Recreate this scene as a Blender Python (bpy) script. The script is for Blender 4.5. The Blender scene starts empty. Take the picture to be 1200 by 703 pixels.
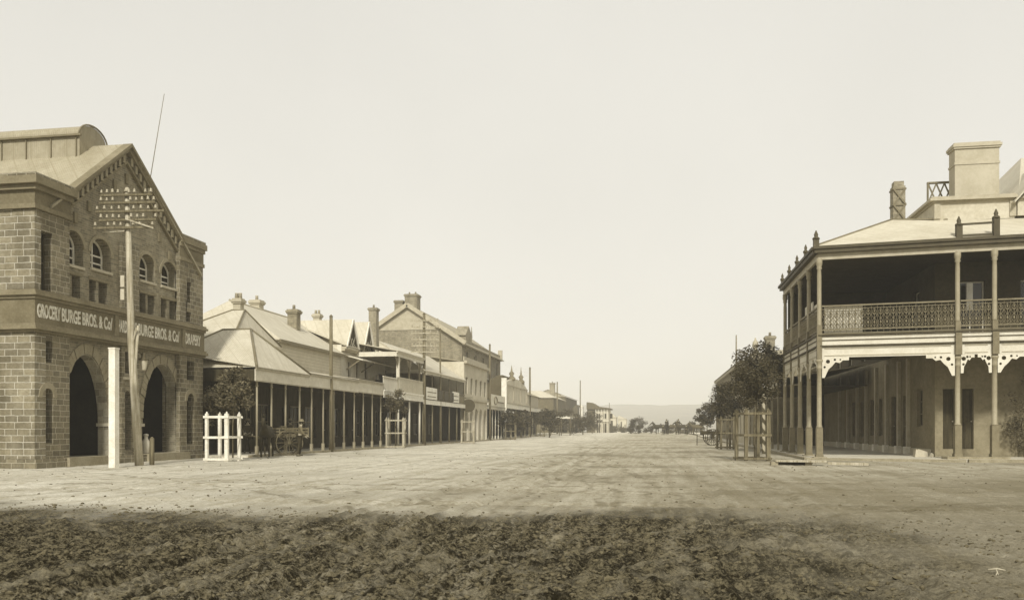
import bpy, math, random
import numpy as np
from mathutils import Vector, Matrix
from mathutils.geometry import tessellate_polygon
random.seed(7); np.random.seed(7)
R = math.radians
scn = bpy.context.scene
col = scn.collection
PI = math.pi

# ------------------------------------------------------------------ camera frame
YAW = R(9.65); CY, SY = math.cos(YAW), math.sin(YAW); EYE = 1.3; HZ = 502.0
def ray(px):
    u = (px-600)/1000.0
    return (u*CY-SY, u*SY+CY)
def onX(px, X):                    # where the street line x = X stands for a bearing -> (y, depth)
    dx, dy = ray(px); k = X/dx
    return dy*k, k
def onY(px, Y):
    dx, dy = ray(px); k = Y/dy
    return dx*k, k
def yX(px, X): return onX(px, X)[0]
def hgt(py, Z): return EYE+(HZ-py)*Z/1000.0
def at(px, py=None, Z=None):       # point on level ground (py) or at a depth Z
    if Z is None: Z = EYE*1000/(py-HZ)
    dx, dy = ray(px)
    return dx*Z, dy*Z

# ------------------------------------------------------------------ colours / materials
def S(v):
    t = min(1, math.sqrt(v)/0.9)
    g = 0.755+0.21*t; b = 0.23+0.61*t
    r = v/(.2126+.7152*g+.0722*b)
    return (r, g*r, b*r, 1)

class NT:
    def __init__(s, m):
        s.t = m.node_tree; s.n = s.t.nodes; s.l = s.t.links
    def add(s, typ, **kw):
        nd = s.n.new(typ)
        for k, v in kw.items(): setattr(nd, k, v)
        return nd
    def val(s, sock, v):
        if isinstance(v, bpy.types.NodeSocket): s.l.new(v, sock)
        else: sock.default_value = v
    def math(s, op, a, b=0, c=None, clamp=False):
        nd = s.add('ShaderNodeMath', operation=op, use_clamp=clamp)
        s.val(nd.inputs[0], a); s.val(nd.inputs[1], b)
        if c is not None: s.val(nd.inputs[2], c)
        return nd.outputs[0]
    def noise(s, vec, scale, detail=4, rough=.55):
        nd = s.add('ShaderNodeTexNoise'); s.val(nd.inputs['Vector'], vec)
        nd.inputs['Scale'].default_value = scale; nd.inputs['Detail'].default_value = detail
        nd.inputs['Roughness'].default_value = rough
        return nd.outputs['Fac']
    def comb(s, x, y, z):
        nd = s.add('ShaderNodeCombineXYZ')
        for i, q in enumerate((x, y, z)): s.val(nd.inputs[i], q)
        return nd.outputs[0]
    def mix(s, f, a, b, blend='MIX'):
        nd = s.add('ShaderNodeMix', data_type='RGBA', blend_type=blend)
        s.val(nd.inputs[0], f); s.val(nd.inputs[6], a); s.val(nd.inputs[7], b)
        return nd.outputs[2]
    def mapr(s, v, a, b, c=0., d=1.):
        nd = s.add('ShaderNodeMapRange'); nd.interpolation_type = 'SMOOTHSTEP'
        s.val(nd.inputs[0], v)
        for i, q in enumerate((a, b, c, d)): s.val(nd.inputs[i+1], q)
        return nd.outputs[0]
    def bump(s, h, strength, dist=.02, normal=None):
        nd = s.add('ShaderNodeBump'); nd.inputs['Strength'].default_value = strength
        nd.inputs['Distance'].default_value = dist; s.val(nd.inputs['Height'], h)
        if normal is not None: s.l.new(normal, nd.inputs['Normal'])
        return nd.outputs[0]

MC = {}
def M(name, v, var=.3, scale=2.5, rough=.85, kind='plain', bump=.25, bw=.45, bh=.2, mort=.35, rib=.09, metal=0, v2=None):
    if name in MC: return MC[name]
    m = bpy.data.materials.new(name); m.use_nodes = True; MC[name] = m
    t = NT(m); b = t.n['Principled BSDF']; b.inputs['Roughness'].default_value = rough
    b.inputs['Metallic'].default_value = metal
    b.inputs['Specular IOR Level'].default_value = .25
    geo = t.add('ShaderNodeNewGeometry'); P = geo.outputs['Position']
    sp = t.add('ShaderNodeSeparateXYZ'); t.l.new(P, sp.inputs[0])
    x, y, z = sp.outputs
    n1 = t.noise(P, scale, 6, .65); n2 = t.noise(P, scale*9, 4, .6)
    f = t.math('ADD', t.math('MULTIPLY', n1, .6), t.math('MULTIPLY', n2, .4))
    f = t.mapr(f, .3, .7)
    c = t.mix(f, S(v*(1-var)), S(min(.9, v*(1+var*.75))))
    h = n2; dist = .01
    if kind == 'brick':
        uv = t.comb(t.math('ADD', x, y), z, 0)
        # wobble
        wob = t.math('MULTIPLY', t.math('SUBTRACT', t.noise(P, 5, 3), .5), .035)
        uv = t.comb(t.math('ADD', t.math('ADD', x, y), wob), t.math('ADD', z, wob), 0)
        br = t.add('ShaderNodeTexBrick'); t.l.new(uv, br.inputs['Vector'])
        br.inputs['Scale'].default_value = 1; br.inputs['Brick Width'].default_value = bw; br.inputs['Row Height'].default_value = bh
        br.inputs['Mortar Size'].default_value = .011 if bh > .12 else .006
        br.inputs['Mortar Smooth'].default_value = .3; br.inputs['Bias'].default_value = 0
        br.squash = 1.35; br.squash_frequency = 3
        br.inputs['Color1'].default_value = (1, 1, 1, 1); br.inputs['Color2'].default_value = (.62, .62, .62, 1)
        br.inputs['Mortar'].default_value = (1, 1, 1, 1)
        stn = t.noise(t.comb(t.math('MULTIPLY', t.math('ADD', x, y), 1.3), t.math('MULTIPLY', z, .25), 2), 1, 5, .65)
        c = t.mix(t.mapr(stn, .42, .72, 0, .6), c, S(v*.38))
        c = t.mix(1., c, br.outputs['Color'], 'MULTIPLY')
        c = t.mix(t.math('MULTIPLY', br.outputs['Fac'], t.mapr(n1, .25, .6, .55, 1)), c, S(mort))
        h = t.math('SUBTRACT', t.math('ADD', t.math('MULTIPLY', n2, .8), t.math('MULTIPLY', n1, .5)), t.math('MULTIPLY', br.outputs['Fac'], .8)); dist = .05
    elif kind == 'corr':
        w = t.math('SINE', t.math('MULTIPLY', t.math('ADD', x, y), 2*PI/rib))
        h = t.math('ADD', t.math('MULTIPLY', w, .5), t.math('MULTIPLY', n2, .3)); dist = .02
        seam = t.math('SINE', t.math('MULTIPLY', t.math('ADD', x, y), 2*PI/.75))
        c = t.mix(t.mapr(seam, .93, 1), c, S(v*.86))
        st = t.noise(t.comb(t.math('MULTIPLY', t.math('ADD', x, y), 3), t.math('MULTIPLY', z, .3), 0), 1, 4)
        c = t.mix(t.mapr(st, .5, .75, 0, .45), c, S(v*.72))
    elif kind == 'board':
        w = t.math('FRACT', t.math('DIVIDE', z, bh))
        h = t.math('ADD', w, t.math('MULTIPLY', n2, .2)); dist = .02
        c = t.mix(t.mapr(w, .86, .98), c, S(v*.55))
    elif kind == 'wood':
        st = t.noise(t.comb(t.math('MULTIPLY', x, 18), t.math('MULTIPLY', y, 18), t.math('MULTIPLY', z, .8)), 1, 5)
        c = t.mix(t.mapr(st, .35, .7), c, S(v*.5)); h = st; dist = .015
    elif kind == 'leaf':
        hn = t.add('ShaderNodeTexWhiteNoise', noise_dimensions='3D')
        t.l.new(t.comb(t.math('SNAP', x, .12), t.math('SNAP', y, .12), t.math('SNAP', z, .12)), hn.inputs['Vector'])
        c = t.mix(hn.outputs['Value'], S(v*.6), S(v*1.6))
    t.l.new(c, b.inputs['Base Color'])
    if bump: t.l.new(t.bump(h, min(1, bump), dist), b.inputs['Normal'])
    return m

STONE = M('rough_bluestone', .25, .35, 1.3, kind='brick', bump=1, bw=.46, bh=.215, mort=.62)
BRICK = M('dull_brick', .27, .35, 1.1, kind='brick', bump=.5, bw=.235, bh=.085, mort=.34)
STONE2 = M('pier_stone', .21, .35, 1.3, kind='brick', bump=.9, bw=.34, bh=.19, mort=.42)
TRIM = M('moulded_cement', .18, .3, 1.2)
VOUS = M('voussoir_stone', .25, .25, 2)
REVEAL = M('lit_reveal_stone', .40, .3, 2, kind='brick', bump=.8, bw=.4, bh=.25, mort=.4)  # paler than the wall stone, to paint light onto the reveals
SILL = M('pale_sill_stone', .40, .2, 3)
SIGNB = M('sign_band_paint', .15, .3, 1.5)
WHITEP = M('white_paint', .70, .22, 2.2, rough=.6, bump=.1)
CREAM = M('cream_paint', .56, .16, 2, rough=.7, bump=.1)
CREAMB = M('cream_boards', .50, .15, 1.5, kind='board', bh=.19, bump=.5)
CEM = M('pale_render', .46, .2, .8)
IRON = M('galvanised_roof', .47, .16, .7, kind='corr', bump=.55, rough=.6)
IRON2 = M('weathered_roof', .30, .2, .7, kind='corr', bump=.5, rough=.7)
DIRON = M('dark_roof', .10, .3, .8, kind='corr', bump=.5)
DARK = M('interior_shade', .022, .4, 1.5, rough=.95)  # near-black colour stands in for shade inside porches and shops
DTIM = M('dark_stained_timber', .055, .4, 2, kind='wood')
MTIM = M('brown_timber', .13, .35, 2, kind='wood')
GTIM = M('grey_timber', .16, .3, 3, kind='wood')
PTIM = M('pale_weathered_timber', .42, .25, 3, kind='wood')
MPAINT = M('mid_brown_paint', .16, .25, 3, rough=.6, bump=.1)
DPAINT = M('dark_brown_paint', .06, .3, 3, rough=.6, bump=.1)
LPAINT = M('stone_colour_paint', .36, .2, 3, rough=.6, bump=.1)
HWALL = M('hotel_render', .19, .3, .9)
SHADEWALL = M('shaded_verandah_wall', .05, .3, .9)  # hotel wall colour darkened to paint in the upper verandah shade
POSTC = M('post_paint', .26, .2, 3, rough=.6, bump=.1)
INSU = M('dull_insulator', .34, .1, 5, rough=.35, bump=0)
BLKW = M('brick_chimney', .30, .25, 1, kind='brick', bump=.4, bw=.235, bh=.085, mort=.34)
PALECH = M('washed_out_chimney', .40, .14, 1.2, bump=.3)  # pale tone puts washed-out brightness into the chimney colour
PORC = M('porcelain', .75, .1, 5, rough=.3, bump=0)
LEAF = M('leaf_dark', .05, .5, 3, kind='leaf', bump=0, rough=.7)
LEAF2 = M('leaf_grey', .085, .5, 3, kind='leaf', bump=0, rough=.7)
BARK = M('bark', .12, .4, 6)
SKIN = M('skin_tone', .32, .1, 8, bump=0)
CLOTHD = M('dark_cloth', .035, .3, 8)
CLOTHL = M('pale_cloth', .45, .2, 8)
CLOTHM = M('grey_cloth', .12, .3, 8)
HIDE = M('dark_horse_coat', .035, .4, 4)
HIDE2 = M('brown_horse_coat', .085, .4, 4)
WIREM = M('wire', .10, .1, 1, bump=0)
FASC = M('fascia_paint', .58, .15, 1.4, rough=.7, bump=.1)
PATH = M('beaten_path', .50, .25, 1.2, bump=.5)
KERBM = M('kerb_stone', .26, .35, 3, bump=.6)
CLOD = M('clod', .10, .5, 9, bump=.7)
SHADEROOF = M('slate_roof', .30, .2, 1.2, kind='board', bh=.25)
CANM = M('tin', .55, .15, 5, rough=.5)
def glassmat():
    m = bpy.data.materials.new('window_glass'); m.use_nodes = True
    b = m.node_tree.nodes['Principled BSDF']
    b.inputs['Base Color'].default_value = S(.02); b.inputs['Roughness'].default_value = .18
    b.inputs['Specular IOR Level'].default_value = .5
    return m
GLASS = glassmat()

# ------------------------------------------------------------------ mesh builder
class MB:
    def __init__(s): s.v = []; s.f = []; s.sm = []
    def quadidx(s, ids, sm=False): s.f.append(tuple(ids)); s.sm.append(sm)
    def poly(s, pts, sm=False):
        b = len(s.v); s.v += [tuple(p) for p in pts]; s.quadidx(range(b, b+len(pts)), sm); return s
    def box(s, x0, x1, y0, y1, z0, z1):
        b = len(s.v)
        if x0 > x1: x0, x1 = x1, x0
        if y0 > y1: y0, y1 = y1, y0
        if z0 > z1: z0, z1 = z1, z0
        for z in (z0, z1):
            s.v += [(x0, y0, z), (x1, y0, z), (x1, y1, z), (x0, y1, z)]
        for q in ((3, 2, 1, 0), (4, 5, 6, 7), (0, 1, 5, 4), (1, 2, 6, 5), (2, 3, 7, 6), (3, 0, 4, 7)):
            s.quadidx([b+i for i in q])
        return s
    def prism(s, pts, d):          # planar polygon swept by vector d
        b = len(s.v); n = len(pts); d = Vector(d)
        s.v += [tuple(p) for p in pts]+[tuple(Vector(p)+d) for p in pts]
        s.quadidx(range(b+n-1, b-1, -1)); s.quadidx(range(b+n, b+2*n))
        for i in range(n):
            j = (i+1) % n; s.quadidx((b+i, b+j, b+n+j, b+n+i))
        return s
    def beam(s, p0, p1, w, h, up=(0, 0, 1)):
        p0, p1 = Vector(p0), Vector(p1); a = (p1-p0).normalized(); up = Vector(up)
        if abs(a.dot(up)) > .99: up = Vector((1, 0, 0))
        r = a.cross(up).normalized(); u = r.cross(a)
        q = [p0+r*sx*w/2+u*sz*h/2 for sx, sz in ((-1, -1), (1, -1), (1, 1), (-1, 1))]
        return s.prism(q, p1-p0)
    def tube(s, pts, rad, n=8, cap=True):
        pts = [Vector(p) for p in pts]; m = len(pts)
        if not hasattr(rad, '__len__'): rad = [rad]*m
        b = len(s.v); ref = None
        for i, p in enumerate(pts):
            a = (pts[min(i+1, m-1)]-pts[max(i-1, 0)])
            a = a.normalized() if a.length > 1e-9 else Vector((0, 0, 1))
            if ref is None:
                ref = Vector((1, 0, 0)) if abs(a.x) < .9 else Vector((0, 1, 0))
            r = (ref-a*ref.dot(a)).normalized(); u = a.cross(r); ref = r
            for k in range(n):
                t = 2*PI*k/n; s.v.append(tuple(p+(r*math.cos(t)+u*math.sin(t))*rad[i]))
        for i in range(m-1):
            for k in range(n):
                k2 = (k+1) % n
                s.quadidx((b+i*n+k, b+i*n+k2, b+(i+1)*n+k2, b+(i+1)*n+k), True)
        if cap:
            s.quadidx(range(b+n-1, b-1, -1)); s.quadidx(range(b+(m-1)*n, b+m*n))
        return s
    def lathe(s, c, prof, n=14):
        c = Vector(c); return s.tube([c+Vector((0, 0, z)) for r, z in prof], [max(r, 1e-4) for r, z in prof], n) if False else s._lathe(c, prof, n)
    def _lathe(s, c, prof, n):
        b = len(s.v)
        for r, z in prof:
            for k in range(n):
                t = 2*PI*k/n; s.v.append((c.x+r*math.cos(t), c.y+r*math.sin(t), c.z+z))
        for i in range(len(prof)-1):
            for k in range(n):
                k2 = (k+1) % n
                s.quadidx((b+i*n+k, b+i*n+k2, b+(i+1)*n+k2, b+(i+1)*n+k), True)
        s.quadidx(range(b+n-1, b-1, -1)); s.quadidx(range(b+(len(prof)-1)*n, b+len(prof)*n))
        return s
    def wall(s, O, u, n, thick, outer, holes=()):   # polygon with holes, (a, z) coords along u, swept back by n*thick
        O, u, n = Vector(O), Vector(u), Vector(n)
        loops = [list(outer)]+[list(h) for h in holes]
        flat = [p for l in loops for p in l]
        tris = tessellate_polygon([[Vector((a, z, 0)) for a, z in l] for l in loops])
        b = len(s.v); N = len(flat)
        for d in (0, thick):
            for a, z in flat: s.v.append(tuple(O+u*a+Vector((0, 0, z))+n*d))
        for tr in tris:
            s.quadidx([b+i for i in tr]); s.quadidx([b+N+i for i in reversed(tr)])
        o = 0
        for l in loops:
            m = len(l)
            for i in range(m):
                j = (i+1) % m; s.quadidx((b+o+i, b+o+j, b+N+o+j, b+N+o+i))
            o += m
        return s
    def build(s, name, mat, parent=None, base=(0, 0, 0)):
        me = bpy.data.meshes.new(name)
        bx, by, bz = base
        me.from_pydata([(x-bx, y-by, z-bz) for x, y, z in s.v], [], s.f)
        me.polygons.foreach_set('use_smooth', s.sm)
        if mat: me.materials.append(mat)
        me.update()
        o = bpy.data.objects.new(name, me); col.objects.link(o)
        if parent: o.parent = parent
        return o

def tag(o, label=None, cat=None, group=None, kind=None):
    if label: o['label'] = label
    if cat: o['category'] = cat
    if group: o['group'] = group
    if kind: o['kind'] = kind
    return o

class Thing:
    def __init__(s, name, label, cat, loc=(0, 0, 0), rz=0, group=None):
        s.o = bpy.data.objects.new(name, None); col.objects.link(s.o); s.loc = tuple(loc)
        s.o.location = loc; s.o.rotation_euler.z = rz
        s.o.empty_display_size = .3
        s.local = False
        tag(s.o, label, cat, group)
    def part(s, name, mb, mat, parent=None, label=None):
        o = mb.build(name, mat, parent or s.o, (0, 0, 0) if s.local else s.loc)
        if label: o['label'] = label
        return o

def copy_tree(o, parent=None):
    c = o.copy(); col.objects.link(c)
    if parent: c.parent = parent
    for ch in list(o.children): copy_tree(ch, c)
    return c

def structure(name, mb, mat):
    o = mb.build(name, mat); o['kind'] = 'structure'; return o

def arc(c, z0, rw, rh, n=14):       # arch outline pts from right springing over to left
    return [(c+rw*math.cos(PI*i/n), z0+rh*math.sin(PI*i/n)) for i in range(n+1)]
def arch_hole(a0, a1, zb, zs, zt, n=16):
    c = (a0+a1)/2; w = (a1-a0)/2
    return [(a0, zb), (a1, zb)]+arc(c, zs, w, zt-zs, n)
def rect(a0, a1, z0, z1): return [(a0, z0), (a1, z0), (a1, z1), (a0, z1)]

def text_mesh(mb_name, body, O, u, height, width, mat, thing, parent=None, bold=.02, up=(0, 0, 1), out=.012):
    cu = bpy.data.curves.new('t', 'FONT'); cu.body = body; cu.size = 1; cu.extrude = .01; cu.offset = bold
    cu.space_character = 1.0; cu.resolution_u = 4
    ob = bpy.data.objects.new('t', cu); col.objects.link(ob)
    dg = bpy.context.evaluated_depsgraph_get()
    me = bpy.data.meshes.new_from_object(ob.evaluated_get(dg))
    co = np.array([v.co[:] for v in me.vertices]); mn = co.min(0); mx = co.max(0)
    u = Vector(u).normalized(); up = Vector(up); n = u.cross(up)
    b = Vector(thing.loc)
    for v in me.vertices:
        a = (v.co.x-mn[0])/(mx[0]-mn[0])*width; h = (v.co.y-mn[1])/(mx[1]-mn[1])*height; d = (v.co.z/.01)*out
        v.co = Vector(O)+u*a+up*h+n*d-b
    me.materials.clear(); me.materials.append(mat)
    o = bpy.data.objects.new(mb_name, me); col.objects.link(o); o.parent = parent or thing.o
    bpy.data.objects.remove(ob); bpy.data.curves.remove(cu)
    return o

def window(th, O, u, n, a0, a1, z0, z1, depth, frame=None, arch=None, mull=1, trans=1, fr=.06, name='window'):
    """sash window set back in an opening; frame (part) > pane, along u, recessed by n*depth"""
    frame = frame or WHITEP
    O, u, n = Vector(O), Vector(u), Vector(n)
    f = MB(); F = O+n*depth
    def bar(aa, ab, za, zb): f.wall(F, u, n, .06, rect(aa, ab, za, zb))
    zt = arch if arch else z1
    if arch:
        f.wall(F, u, n, .06, arch_hole(a0, a1, z0, z1, arch), [arch_hole(a0+fr, a1-fr, z0+fr, z1, arch-fr)])
    else:
        f.wall(F, u, n, .06, rect(a0, a1, z0, z1), [rect(a0+fr, a1-fr, z0+fr, z1-fr)])
    G = F+n*.012
    for i in range(mull):
        c = a0+(a1-a0)*(i+1)/(mull+1); f.wall(G, u, n, .036, rect(c-fr*.35, c+fr*.35, z0+fr, zt-fr-.002))
    for i in range(trans):
        c = z0+(z1-z0)*(i+1)/(trans+1) if not arch else z0+(z1-z0)*(i+1)/trans
        f.wall(G+n*.004, u, n, .03, rect(a0+fr*.9, a1-fr*.9, c-fr*.35, c+fr*.35))
    fo = th.part(name, f, frame)
    p = MB(); p.wall(F+n*.03, u, n, .008, rect(a0+.01, a1-.01, z0+.01, z1) if not arch else arch_hole(a0+.01, a1-.01, z0+.01, z1, arch-.01))
    th.part('pane', p, GLASS, fo)
    return fo

def door(th, O, u, n, a0, a1, z0, z1, depth, mat=None):
    O, u, n = Vector(O), Vector(u), Vector(n); mat = mat or DTIM
    d = MB(); F = O+n*depth
    d.wall(F, u, n, .05, rect(a0, a1, z0, z1))
    m = .1*(a1-a0)+.03; mid = (z0+z1)/2-.1
    for (za, zb) in ((z0+m, mid-m/2), (mid+m/2, z1-m)):
        d.wall(F-n*.015, u, n, .012, rect(a0+m, a1-m, za, zb))
    o = th.part('door', d, mat)
    h = MB(); c = F+u*(a1-m*.5)+Vector((0, 0, mid)); h.tube([c, c-n*.07], .025, 8)
    th.part('handle', h, LPAINT, o)
    return o

# ================================================================== GROUND
def vnoise(x, y, seed=0):
    xi = np.floor(x).astype(np.int64); yi = np.floor(y).astype(np.int64)
    xf = x-xi; yf = y-yi
    def h(a, b):
        n = (a*374761393+b*668265263+seed*974634777) & 0xffffffff
        n = ((n ^ (n >> 13))*1274126177) & 0xffffffff
        return ((n ^ (n >> 16)) & 0xffff)/65535.0
    u = xf*xf*(3-2*xf); v = yf*yf*(3-2*yf)
    return (h(xi, yi)*(1-u)+h(xi+1, yi)*u)*(1-v)+(h(xi, yi+1)*(1-u)+h(xi+1, yi+1)*u)*v
def fbm(x, y, o=4, seed=0, g=.5):
    s = 0; a = 1; t = 0
    for i in range(o):
        s = s+a*vnoise(x*2**i+17.3*i, y*2**i+9.1*i, seed+i); t += a; a *= g
    return s/t
def sstep(x, a, b):
    t = np.clip((x-a)/(b-a), 0, 1); return t*t*(3-2*t)
def far_rise(Y): 
    Y = np.asarray(Y, float)
    return .30*sstep(Y, 95, 165)-2.6*sstep(Y, 215, 420)
def edge_y(x): return 13.3+.9*np.sin(x*.35+1.1)+1.2*(fbm(np.asarray(x)*.45, np.asarray(x)*0+3., 3, 5)-.5)
def ground_z(x, y, fine=True):
    x = np.asarray(x, float); y = np.asarray(y, float)
    base = far_rise(y)+.05*(fbm(x*.09, y*.09, 3, 1)-.5)
    soil = sstep(edge_y(x)-y+1.6*(fbm(x*.8, y*.8, 3, 9)-.5), -.2, 2.2)
    soil = soil*(1-.72*sstep(x-2.0+1.5*(fbm(x*.7, y*.7, 3, 12)-.5)-(.0*y), -.6, 1.2)*sstep(y, 6, 6.5))
    base = base-.05*soil
    if fine:
        r = (fbm(x*7, y*7, 4, 21, .6)-.5)+.55*(fbm(x*19, y*19, 2, 23, .6)-.5)
        lump = np.abs(fbm(x*3.2, y*3.2, 3, 33)-.5)*2
        ruts = np.zeros_like(x)
        xx = x+.25*np.sin(y*.21)+.1*(fbm(x*0+1, y*.4, 2, 4)-.5)
        for x0, d in ((-3.0, .045), (-3.35, .03), (-4.45, .045), (-4.8, .03), (-1.8, .02), (1.0, .03), (2.45, .03), (4.0, .02), (-7.0, .03), (-8.45, .03)):
            ruts += -d*np.exp(-((xx-x0)/.09)**2)+d*.5*np.exp(-((np.abs(xx-x0)-.2)/.07)**2)
        cross = np.zeros_like(x)
        yy = y-.05*x+.5*(fbm(x*.25, y*.1, 2, 55)-.5)
        for y0, d in ((17.5, .03), (18.9, .03), (21.5, .03), (24.8, .03), (27.2, .03), (14.6, .04)):
            cross += -d*np.exp(-((yy-y0)/.16)**2)+d*.5*np.exp(-((yy-y0-.35)/.15)**2)
        amp = .022*(1-soil)+.10*soil
        fx = x+.02*y+.3*(fbm(y*.5, y*0, 2, 61)-.5); fur = np.abs(fbm(fx*4.2, y*.22, 2, 71)-.5)*2
        arcr = np.sqrt((x-14)**2+(y+8)**2); fur2 = np.abs(fbm(arcr*4, (x+y)*.15, 2, 72)-.5)*2
        base = base+soil*.045*np.where(x > 0, fur2-.3, fur-.3)+r*amp*1.5+(lump-.3)*(.006*(1-soil)+.035*soil)+ruts*(.8+.5*soil)+cross*(1-soil)*.8
    else:
        base = base-.02
    return base
def make_ground():
    zr = [2.6]
    while zr[-1] < 22: zr.append(zr[-1]*1.0052)
    while zr[-1] < 70: zr.append(zr[-1]*1.011)
    while zr[-1] < 900: zr.append(zr[-1]*1.03)
    zr = np.array(zr); t = np.linspace(-1.5, 1.5, 720)
    Z, T = np.meshgrid(zr, t, indexing='ij')
    X = Z*T*CY-Z*SY; Y = Z*T*SY+Z*CY
    H = ground_z(X, Y)
    fade = 1-sstep(Z, 40, 90)
    H = H*fade+(ground_z(X, Y, False)+.02)*(1-fade)
    nr, nc = Z.shape
    me = bpy.data.meshes.new('road')
    me.vertices.add(nr*nc); me.vertices.foreach_set('co', np.stack([X, Y, H], -1).ravel())
    i = np.arange(nr-1)[:, None]*nc+np.arange(nc-1)[None]
    q = np.stack([i, i+1, i+nc+1, i+nc], -1).reshape(-1, 4)
    me.loops.add(q.size); me.polygons.add(len(q))
    me.loops.foreach_set('vertex_index', q.ravel()); me.polygons.foreach_set('loop_start', np.arange(len(q))*4)
    me.polygons.foreach_set('use_smooth', np.ones(len(q), bool)); me.update(); me.validate()
    o = bpy.data.objects.new('road', me); col.objects.link(o); o['kind'] = 'structure'
    return o
road = make_ground()
def ground_mat():
    m = bpy.data.materials.new('dirt_road'); m.use_nodes = True
    t = NT(m); b = t.n['Principled BSDF']; b.inputs['Roughness'].default_value = .95; b.inputs['Specular IOR Level'].default_value = .1
    geo = t.add('ShaderNodeNewGeometry'); P = geo.outputs['Position']
    sp = t.add('ShaderNodeSeparateXYZ'); t.l.new(P, sp.inputs[0]); x, y, z = sp.outputs
    nA = t.noise(P, .55, 6, .6); nB = t.noise(P, 4.6, 6, .72); nC = t.noise(P, 17, 5, .7); nD = t.noise(P, .16, 4, .6)
    edge = t.math('ADD', 13.3, t.math('MULTIPLY', t.math('SINE', t.math('MULTIPLY_ADD', x, .35, 1.1)), .9))
    soil = t.mapr(t.math('ADD', t.math('SUBTRACT', edge, y), t.math('MULTIPLY', t.math('SUBTRACT', t.math('ADD', t.math('MULTIPLY', nA, .6), t.math('ADD', t.math('MULTIPLY', nB, .35), t.math('MULTIPLY', nC, .25))), .6), 8)), -1.1, 1.7)
    right = t.mapr(t.math('ADD', x, t.math('MULTIPLY', t.math('SUBTRACT', nA, .5), 7)), .2, 4.2, 1, .15)
    # long streaks along and across the street
    sa = t.noise(t.comb(t.math('MULTIPLY', x, 2.6), t.math('MULTIPLY', y, .14), 0), 1, 5, .65)
    sb = t.noise(t.comb(t.math('MULTIPLY', x, .12), t.math('MULTIPLY', y, .8), 5), 1, 5, .65)
    k = t.math('ADD', t.math('MULTIPLY', sa, .28), t.math('ADD', t.math('MULTIPLY', sb, .22), t.math('ADD', t.math('MULTIPLY', nB, .28), t.math('MULTIPLY', nC, .26))))
    k = t.mapr(k, .42, .61)
    lefty = t.mapr(x, -2, -9)
    roadc = t.mix(k, t.mix(lefty, S(.23), S(.36)), t.mix(lefty, S(.50), S(.66)))
    # turned-up damp earth that lies beyond mid distance on the crossing
    damp = t.mapr(t.math('ADD', t.math('ADD', nD, t.math('MULTIPLY', nB, .25)), t.math('MULTIPLY', sb, .35)), .77, .95)
    roadc = t.mix(t.math('MULTIPLY', damp, t.math('SUBTRACT', .6, t.math('MULTIPLY', lefty, .35))), roadc, S(.13))
    st = t.noise(t.comb(t.math('MULTIPLY', x, 7), t.math('MULTIPLY', y, .5), 3), 1, 4, .6)
    ks = t.mapr(t.math('ADD', t.math('MULTIPLY', nC, .45), t.math('ADD', t.math('MULTIPLY', nB, .3), t.math('MULTIPLY', st, .25))), .36, .66)
    ks = t.mapr(t.math('ADD', t.math('MULTIPLY', ks, .6), t.math('MULTIPLY', t.noise(P, 45, 4, .75), .8)), .5, .95)
    soilc = t.mix(ks, S(.015), S(.16))
    # pale dry wheel scrapes running up the street through the dark earth
    xs = t.math('ADD', t.math('MULTIPLY_ADD', y, .02, x), t.math('MULTIPLY', t.noise(t.comb(0, t.math('MULTIPLY', y, .5), 0), 1, 2), .5))
    scr = t.noise(t.comb(t.math('MULTIPLY', xs, 11), t.math('MULTIPLY', y, .22), 8), 1, 3, .5)
    zone = t.math('MULTIPLY', t.mapr(x, -6.5, -4.5), t.mapr(x, -1.6, -.3, 1, 0))
    scr = t.math('MULTIPLY', t.math('MULTIPLY', t.mapr(scr, .52, .62), zone), t.mapr(nC, .4, .6))
    soilc = t.mix(t.math('MULTIPLY', scr, .45), soilc, S(.33))
    soil = t.math('MULTIPLY', soil, right)
    # curving cart ruts
    def ring(cx, cy, rad, gauge=1.45):
        dx = t.math('SUBTRACT', x, cx); dy = t.math('SUBTRACT', y, cy)
        dd = t.math('SQRT', t.math('ADD', t.math('MULTIPLY', dx, dx), t.math('MULTIPLY', dy, dy)))
        dd = t.math('ADD', dd, t.math('MULTIPLY', t.math('SUBTRACT', nA, .5), 1.2))
        e = t.math('ABSOLUTE', t.math('SUBTRACT', t.math('ABSOLUTE', t.math('SUBTRACT', dd, rad)), gauge/2))
        return t.mapr(e, .03, .14, 1, 0)
    sr = None
    for q in ((-40, 2, 36.6), (-40, 1, 37.3), (-70, 4, 66.2), (60, 8, 60.5), (24, -6, 29), (20, -3, 23.5), (-300, 8, 295.2), (10, 32, 27)):
        rg = ring(*q); sr = rg if sr is None else t.math('MAXIMUM', sr, rg)
    sr = t.math('MULTIPLY', sr, t.mapr(t.noise(P, 2.2, 5, .75), .40, .58))
    soilc = t.mix(t.math('MULTIPLY', sr, .4), soilc, S(.30))
    rut = None
    for q in ((-60, 14, 58.5), (-60, 17, 60.6), (40, 2, 41), (30, -12, 38), (-42, -22, 52), (-300, 30, 297), (300, 60, 303.5), (-300, 80, 294.5), (22, 60, 42), (8, -60, 82), (2, -90, 108.5), (-10, -40, 68)):
        rg = ring(*q); rut = rg if rut is None else t.math('MAXIMUM', rut, rg)
    rut = t.math('MULTIPLY', rut, t.mapr(t.noise(P, .9, 4, .7), .42, .6))
    roadc = t.mix(t.math('MULTIPLY', rut, .62), roadc, S(.13))
    streak = t.math('MULTIPLY', t.mapr(t.math('ABSOLUTE', t.math('SUBTRACT', t.math('ADD', y, t.math('MULTIPLY', t.math('SUBTRACT', nA, .5), 2.4)), t.math('MULTIPLY_ADD', x, .16, 14.3))), .1, .9, 1, 0), t.mapr(x, 1.2, 3.5))
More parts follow.
